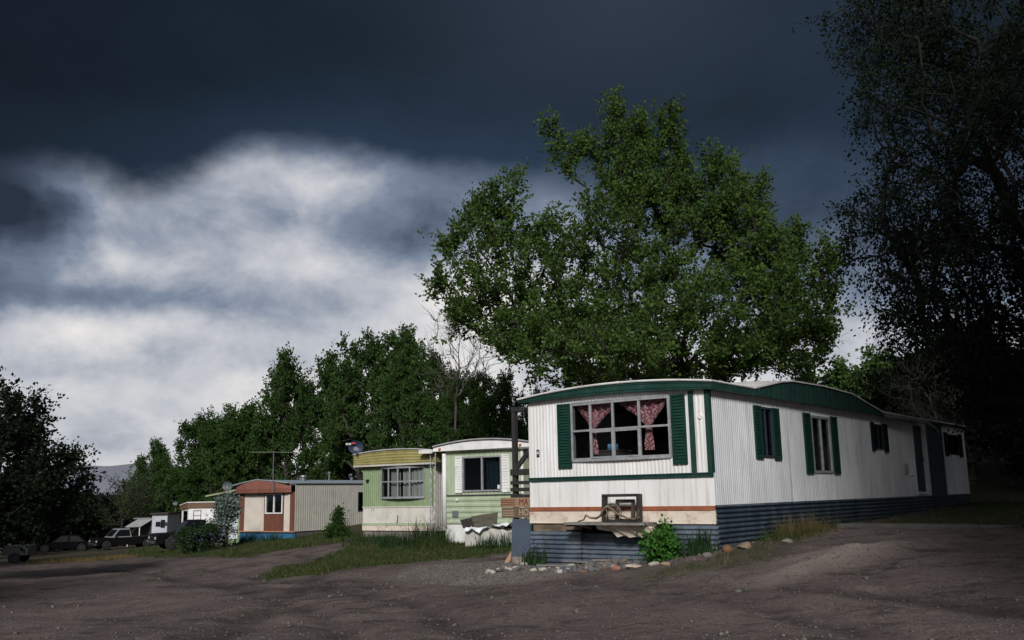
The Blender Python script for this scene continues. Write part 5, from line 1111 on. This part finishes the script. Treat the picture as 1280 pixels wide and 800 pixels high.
special(-.5,-.05,.10,(.16,.14,.14),'grey rounded rock left of the orange brown boulder',403,.7); special(1.1,-.9,.14,(.24,.20,.19),'pale pinkish rock up the slope beside the side skirting',404,.4,ra)
special(-1.05,.75,.11,(.40,.36,.30),'pale flat stone in the dry grass below the spiky clump',405,.4); special(-1.2,.42,.1,(.32,.22,.15),'small orange tan stone in the dry grass near the home corner',406,.5)
special(-.95,1.62,.11,(.34,.14,.12),'small brick red stone below the bright green bush',407,.6); special(-1.0,1.22,.17,(.52,.42,.34),'long pale peach stone in front of the bright green bush',408,.3,-.2)
for i,(u_,v_,s,l_) in enumerate(((3.2,14.1,.06,'pale flat stone lying on the bare dirt below the sandy mound'),(5.1,14.2,.075,'grey stone half sunk in the dirt right of the sandy mound'))):
    me=smesh[(2,0)[i]]; put(me,u_,v_,s,i*1.3,l_,grp=None)
# scrap timber strips in the stone border
for i,(x_,y_,l) in enumerate(((-.45,2.6,1.3),(-.55,3.3,.9),(-.42,2.1,.7))):
    p=A.w(x_,y_); mb=MB(); mb.box(-.03,.03,-l/2,l/2,0,.03); o=mb.build('wood_strip',M('grey_lath',(.2,.19,.18),(.13,.12,.12),4,.85),None); o.location=(p[0],p[1],tp(*p)+.05); o.rotation_euler=(0,.05,ra+(-.1,.15,.3)[i]); tag(o,('longest grey lath lying along the stones under the shelf','grey lath lying among the left part of the stone border','short grey lath lying beside the bright green bush')[i],'lath')
# ================================================================== SLAB AND PUDDLE
sp_=[(6.9,20.75),(9.15,18.15),(9.75,18.55),(7.5,21.3)]; zz=max(tp(*q) for q in sp_)+.03
mb=MB(); mb.prism(sp_,lambda p,q,t_:(p,q,t_),zz-.3,zz); o=mb.build('concrete_slab',M('concrete',(.13,.12,.11),(.085,.08,.075),2,.85,stain=(.1,.09,.08),stain_amt=.6,bump=.2),None,bevel=.02); tag(o,'flat pale concrete slab on the rise right of the long home','slab')
pp=[(-3.5,26.1),(-3.0,26.0),(-2.5,25.4),(-1.95,25.0),(-1.6,24.2),(-1.8,23.9),(-2.3,24.3),(-2.9,25.0),(-3.4,25.7)]; zz=min(tp(*q) for q in pp)+.03
# ================================================================== SKY, SUN
SD=Vector((-.09,-.995,0)).normalized(); EL=R_(31); SD=Vector((SD.x*math.cos(EL),SD.y*math.cos(EL),math.sin(EL)))
sun=bpy.data.lights.new('sun','SUN'); sun.energy=1.5; sun.angle=R_(12); sun.color=(1,.985,.965); so_=bpy.data.objects.new('sun',sun); COL.objects.link(so_); so_.rotation_euler=SD.to_track_quat('Z','Y').to_euler(); so_.location=(0,0,50)
wd=bpy.data.worlds.new('World'); SC.world=wd; wd.use_nodes=True; t=NT(wd.node_tree); nt=wd.node_tree; out=nt.nodes['World Output']; bg=nt.nodes['Background']
sk=t.n('ShaderNodeTexSky',sky_type='NISHITA'); sk.sun_disc=False; sk.sun_elevation=EL; sk.sun_rotation=math.atan2(SD.x,SD.y)
t.l(sk.outputs[0],bg.inputs['Color']); bg.inputs['Strength'].default_value=.05
dv=t.n('ShaderNodeTexCoord').outputs['Generated']; sx=t.n('ShaderNodeSeparateXYZ'); t.l(dv,sx.inputs[0]); dx,dy,dz=sx.outputs
hz=t.m('SQRT',t.m('ADD',t.m('MULTIPLY',dx,dx),t.m('MULTIPLY',dy,dy)))
el=t.m('ARCTAN2',dz,hz); az=t.m('ARCTAN2',dx,dy)
inv=t.m('DIVIDE',1,t.m('ADD',t.m('MAXIMUM',dz,0),.16))
cmb=t.n('ShaderNodeCombineXYZ'); t.l(t.m('MULTIPLY',dx,inv),cmb.inputs[0]); t.l(t.m('MULTIPLY',dy,inv),cmb.inputs[1]); cmb.inputs[2].default_value=.37
cp=cmb.outputs[0]
n1=t.noise(cp,1.15,7,.58,.35); n2=t.noise(cp,2.2,5,.55,.2)
dw=t.vscale(dv,(1,1,1.45))
def voff(vec,o):
    q=t.n('ShaderNodeVectorMath',operation='ADD'); t.l(vec,q.inputs[0]); q.inputs[1].default_value=o; return q.outputs[0]
wa=t.noise(voff(dw,(3.1,0,0)),6,6,.56); wb=t.noise(voff(dw,(0,7.3,0)),6,6,.56); wc=t.noise(voff(dw,(1.7,2.2,0)),2.3,5,.55)
f1=t.noise(voff(dw,(5,5,1)),4.2,7,.56,.25); f2=t.noise(voff(dw,(2,9,4)),11,9,.62,.25)
azw=t.m('ADD',az,t.m('MULTIPLY',t.m('SUBTRACT',wa,.5),.20)); elw=t.m('ADD',el,t.m('MULTIPLY',t.m('SUBTRACT',wb,.5),.085))
def blob(a0,e0,ra_,re_,warp=True):
    a_=t.m('DIVIDE',t.m('SUBTRACT',azw if warp else az,a0),ra_); b_=t.m('DIVIDE',t.m('SUBTRACT',elw if warp else el,e0),re_)
    return t.m('POWER',2.718,t.m('MULTIPLY',t.m('ADD',t.m('MULTIPLY',a_,a_),t.m('MULTIPLY',b_,b_)),-1))
# brightness field of the open band under the storm bank
V=t.mr(elw,.30,.13,.47,.88)
V=t.m('ADD',V,t.m('MULTIPLY',t.m('SUBTRACT',f1,.5),.85)); V=t.m('ADD',V,t.m('MULTIPLY',t.m('SUBTRACT',f2,.5),.62))
for a0,e0,ra0,re0,k in ((-.24,.325,.10,.036,.36),(-.19,.245,.05,.022,.18),(-.02,.205,.13,.032,.22),(-.42,.295,.05,.03,.20),(-.40,.232,.05,.03,.22),(-.13,.285,.09,.024,-.06),(-.05,.29,.10,.05,.10),(-.33,.27,.10,.03,.16),(-.54,.27,.12,.05,-.46),(-.47,.193,.13,.020,-.42),(-.45,.128,.09,.018,-.20),(-.35,.06,.14,.016,-.16),(-.25,.145,.16,.016,-.12)):
    V=t.m('ADD',V,t.m('MULTIPLY',blob(a0,e0,ra0,re0),k))
V=t.m('SUBTRACT',V,t.m('MULTIPLY',t.mr(az,-.03,.30,0,1),t.mr(el,.12,.27,.08,.30)))
V=t.m('SUBTRACT',V,t.mr(az,-.40,-.62,0,.30)); V=t.m('SUBTRACT',V,t.mr(el,.06,.0,0,.14))  # left edge vignette put into the sky brightness
rp=t.n('ShaderNodeValToRGB'); cr=rp.color_ramp; t.l(V,rp.inputs[0]); cr.elements[0].position=0; cr.elements[0].color=(.016,.024,.040,1); cr.elements[1].position=1; cr.elements[1].color=(.84,.81,.79,1)
for p_,c__ in ((.25,(.065,.085,.13,1)),(.5,(.20,.245,.33,1)),(.75,(.53,.545,.59,1))):
    e_=cr.elements.new(p_); e_.color=c__
band=rp.outputs[0]
# storm bank: wavy lower edge in radians of elevation
edge=t.m('ADD',.326,t.m('MULTIPLY',t.m('SUBTRACT',wc,.5),.05))
edge=t.m('ADD',edge,t.m('MULTIPLY',blob(-.23,.33,.13,.5,False),.030)); edge=t.m('SUBTRACT',edge,t.m('MULTIPLY',blob(-.375,.32,.05,.5,False),.014)); edge=t.m('SUBTRACT',edge,t.mr(az,.0,.30,0,.030)); edge=t.m('SUBTRACT',edge,t.mr(az,-.42,-.55,0,.02))
wid=t.mr(az,-.05,.3,.023,.07)
dkn=t.m('SUBTRACT',t.m('ADD',el,t.m('ADD',t.m('MULTIPLY',t.m('SUBTRACT',wb,.5),.075),t.m('MULTIPLY',t.m('SUBTRACT',f2,.5),.035))),edge)
dark=t.mr(t.m('DIVIDE',dkn,wid),-1,1)
dk=t.mix(t.mr(n2,.3,.7),(.0062,.0115,.0185,1),(.0125,.0225,.038,1))
dk=t.mix(t.m('MULTIPLY',blob(.12,.53,.24,.12,False),.6),dk,(.036,.047,.072,1))
dk=t.mix(t.m('MULTIPLY',t.mr(dkn,.10,.0),.7),dk,(.024,.046,.085,1))
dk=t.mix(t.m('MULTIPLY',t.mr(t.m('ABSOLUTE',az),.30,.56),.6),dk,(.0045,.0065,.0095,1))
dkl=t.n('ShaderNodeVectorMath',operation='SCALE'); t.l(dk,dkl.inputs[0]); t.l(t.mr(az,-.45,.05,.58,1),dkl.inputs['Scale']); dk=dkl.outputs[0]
cl=t.mix(dark,band,dk)
# unseen sky behind the camera shaped for the lighting: pale, dim right and low
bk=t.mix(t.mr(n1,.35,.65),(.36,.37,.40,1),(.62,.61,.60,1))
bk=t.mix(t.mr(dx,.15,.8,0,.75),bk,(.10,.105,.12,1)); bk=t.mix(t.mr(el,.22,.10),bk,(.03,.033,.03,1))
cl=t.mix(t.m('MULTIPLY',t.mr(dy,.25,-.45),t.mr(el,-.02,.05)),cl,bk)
zen=t.mr(el,.75,1.2,0,.85); cl=t.mix(zen,cl,(.11,.12,.14,1))
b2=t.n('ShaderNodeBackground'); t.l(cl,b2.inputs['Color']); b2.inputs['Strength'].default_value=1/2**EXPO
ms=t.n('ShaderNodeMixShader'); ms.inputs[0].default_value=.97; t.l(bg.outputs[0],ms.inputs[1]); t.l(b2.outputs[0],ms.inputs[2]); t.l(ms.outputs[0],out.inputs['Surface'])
# ================================================================== VIEW
vs=SC.view_settings; SC.display_settings.display_device='sRGB'; vs.view_transform='Standard'; vs.look='None'; vs.exposure=EXPO; vs.gamma=1; vs.use_curve_mapping=False
SC.render.engine='CYCLES'; SC.cycles.max_bounces=6; SC.cycles.transparent_max_bounces=12; SC.cycles.diffuse_bounces=3; SC.cycles.glossy_bounces=3; SC.cycles.use_denoising=True
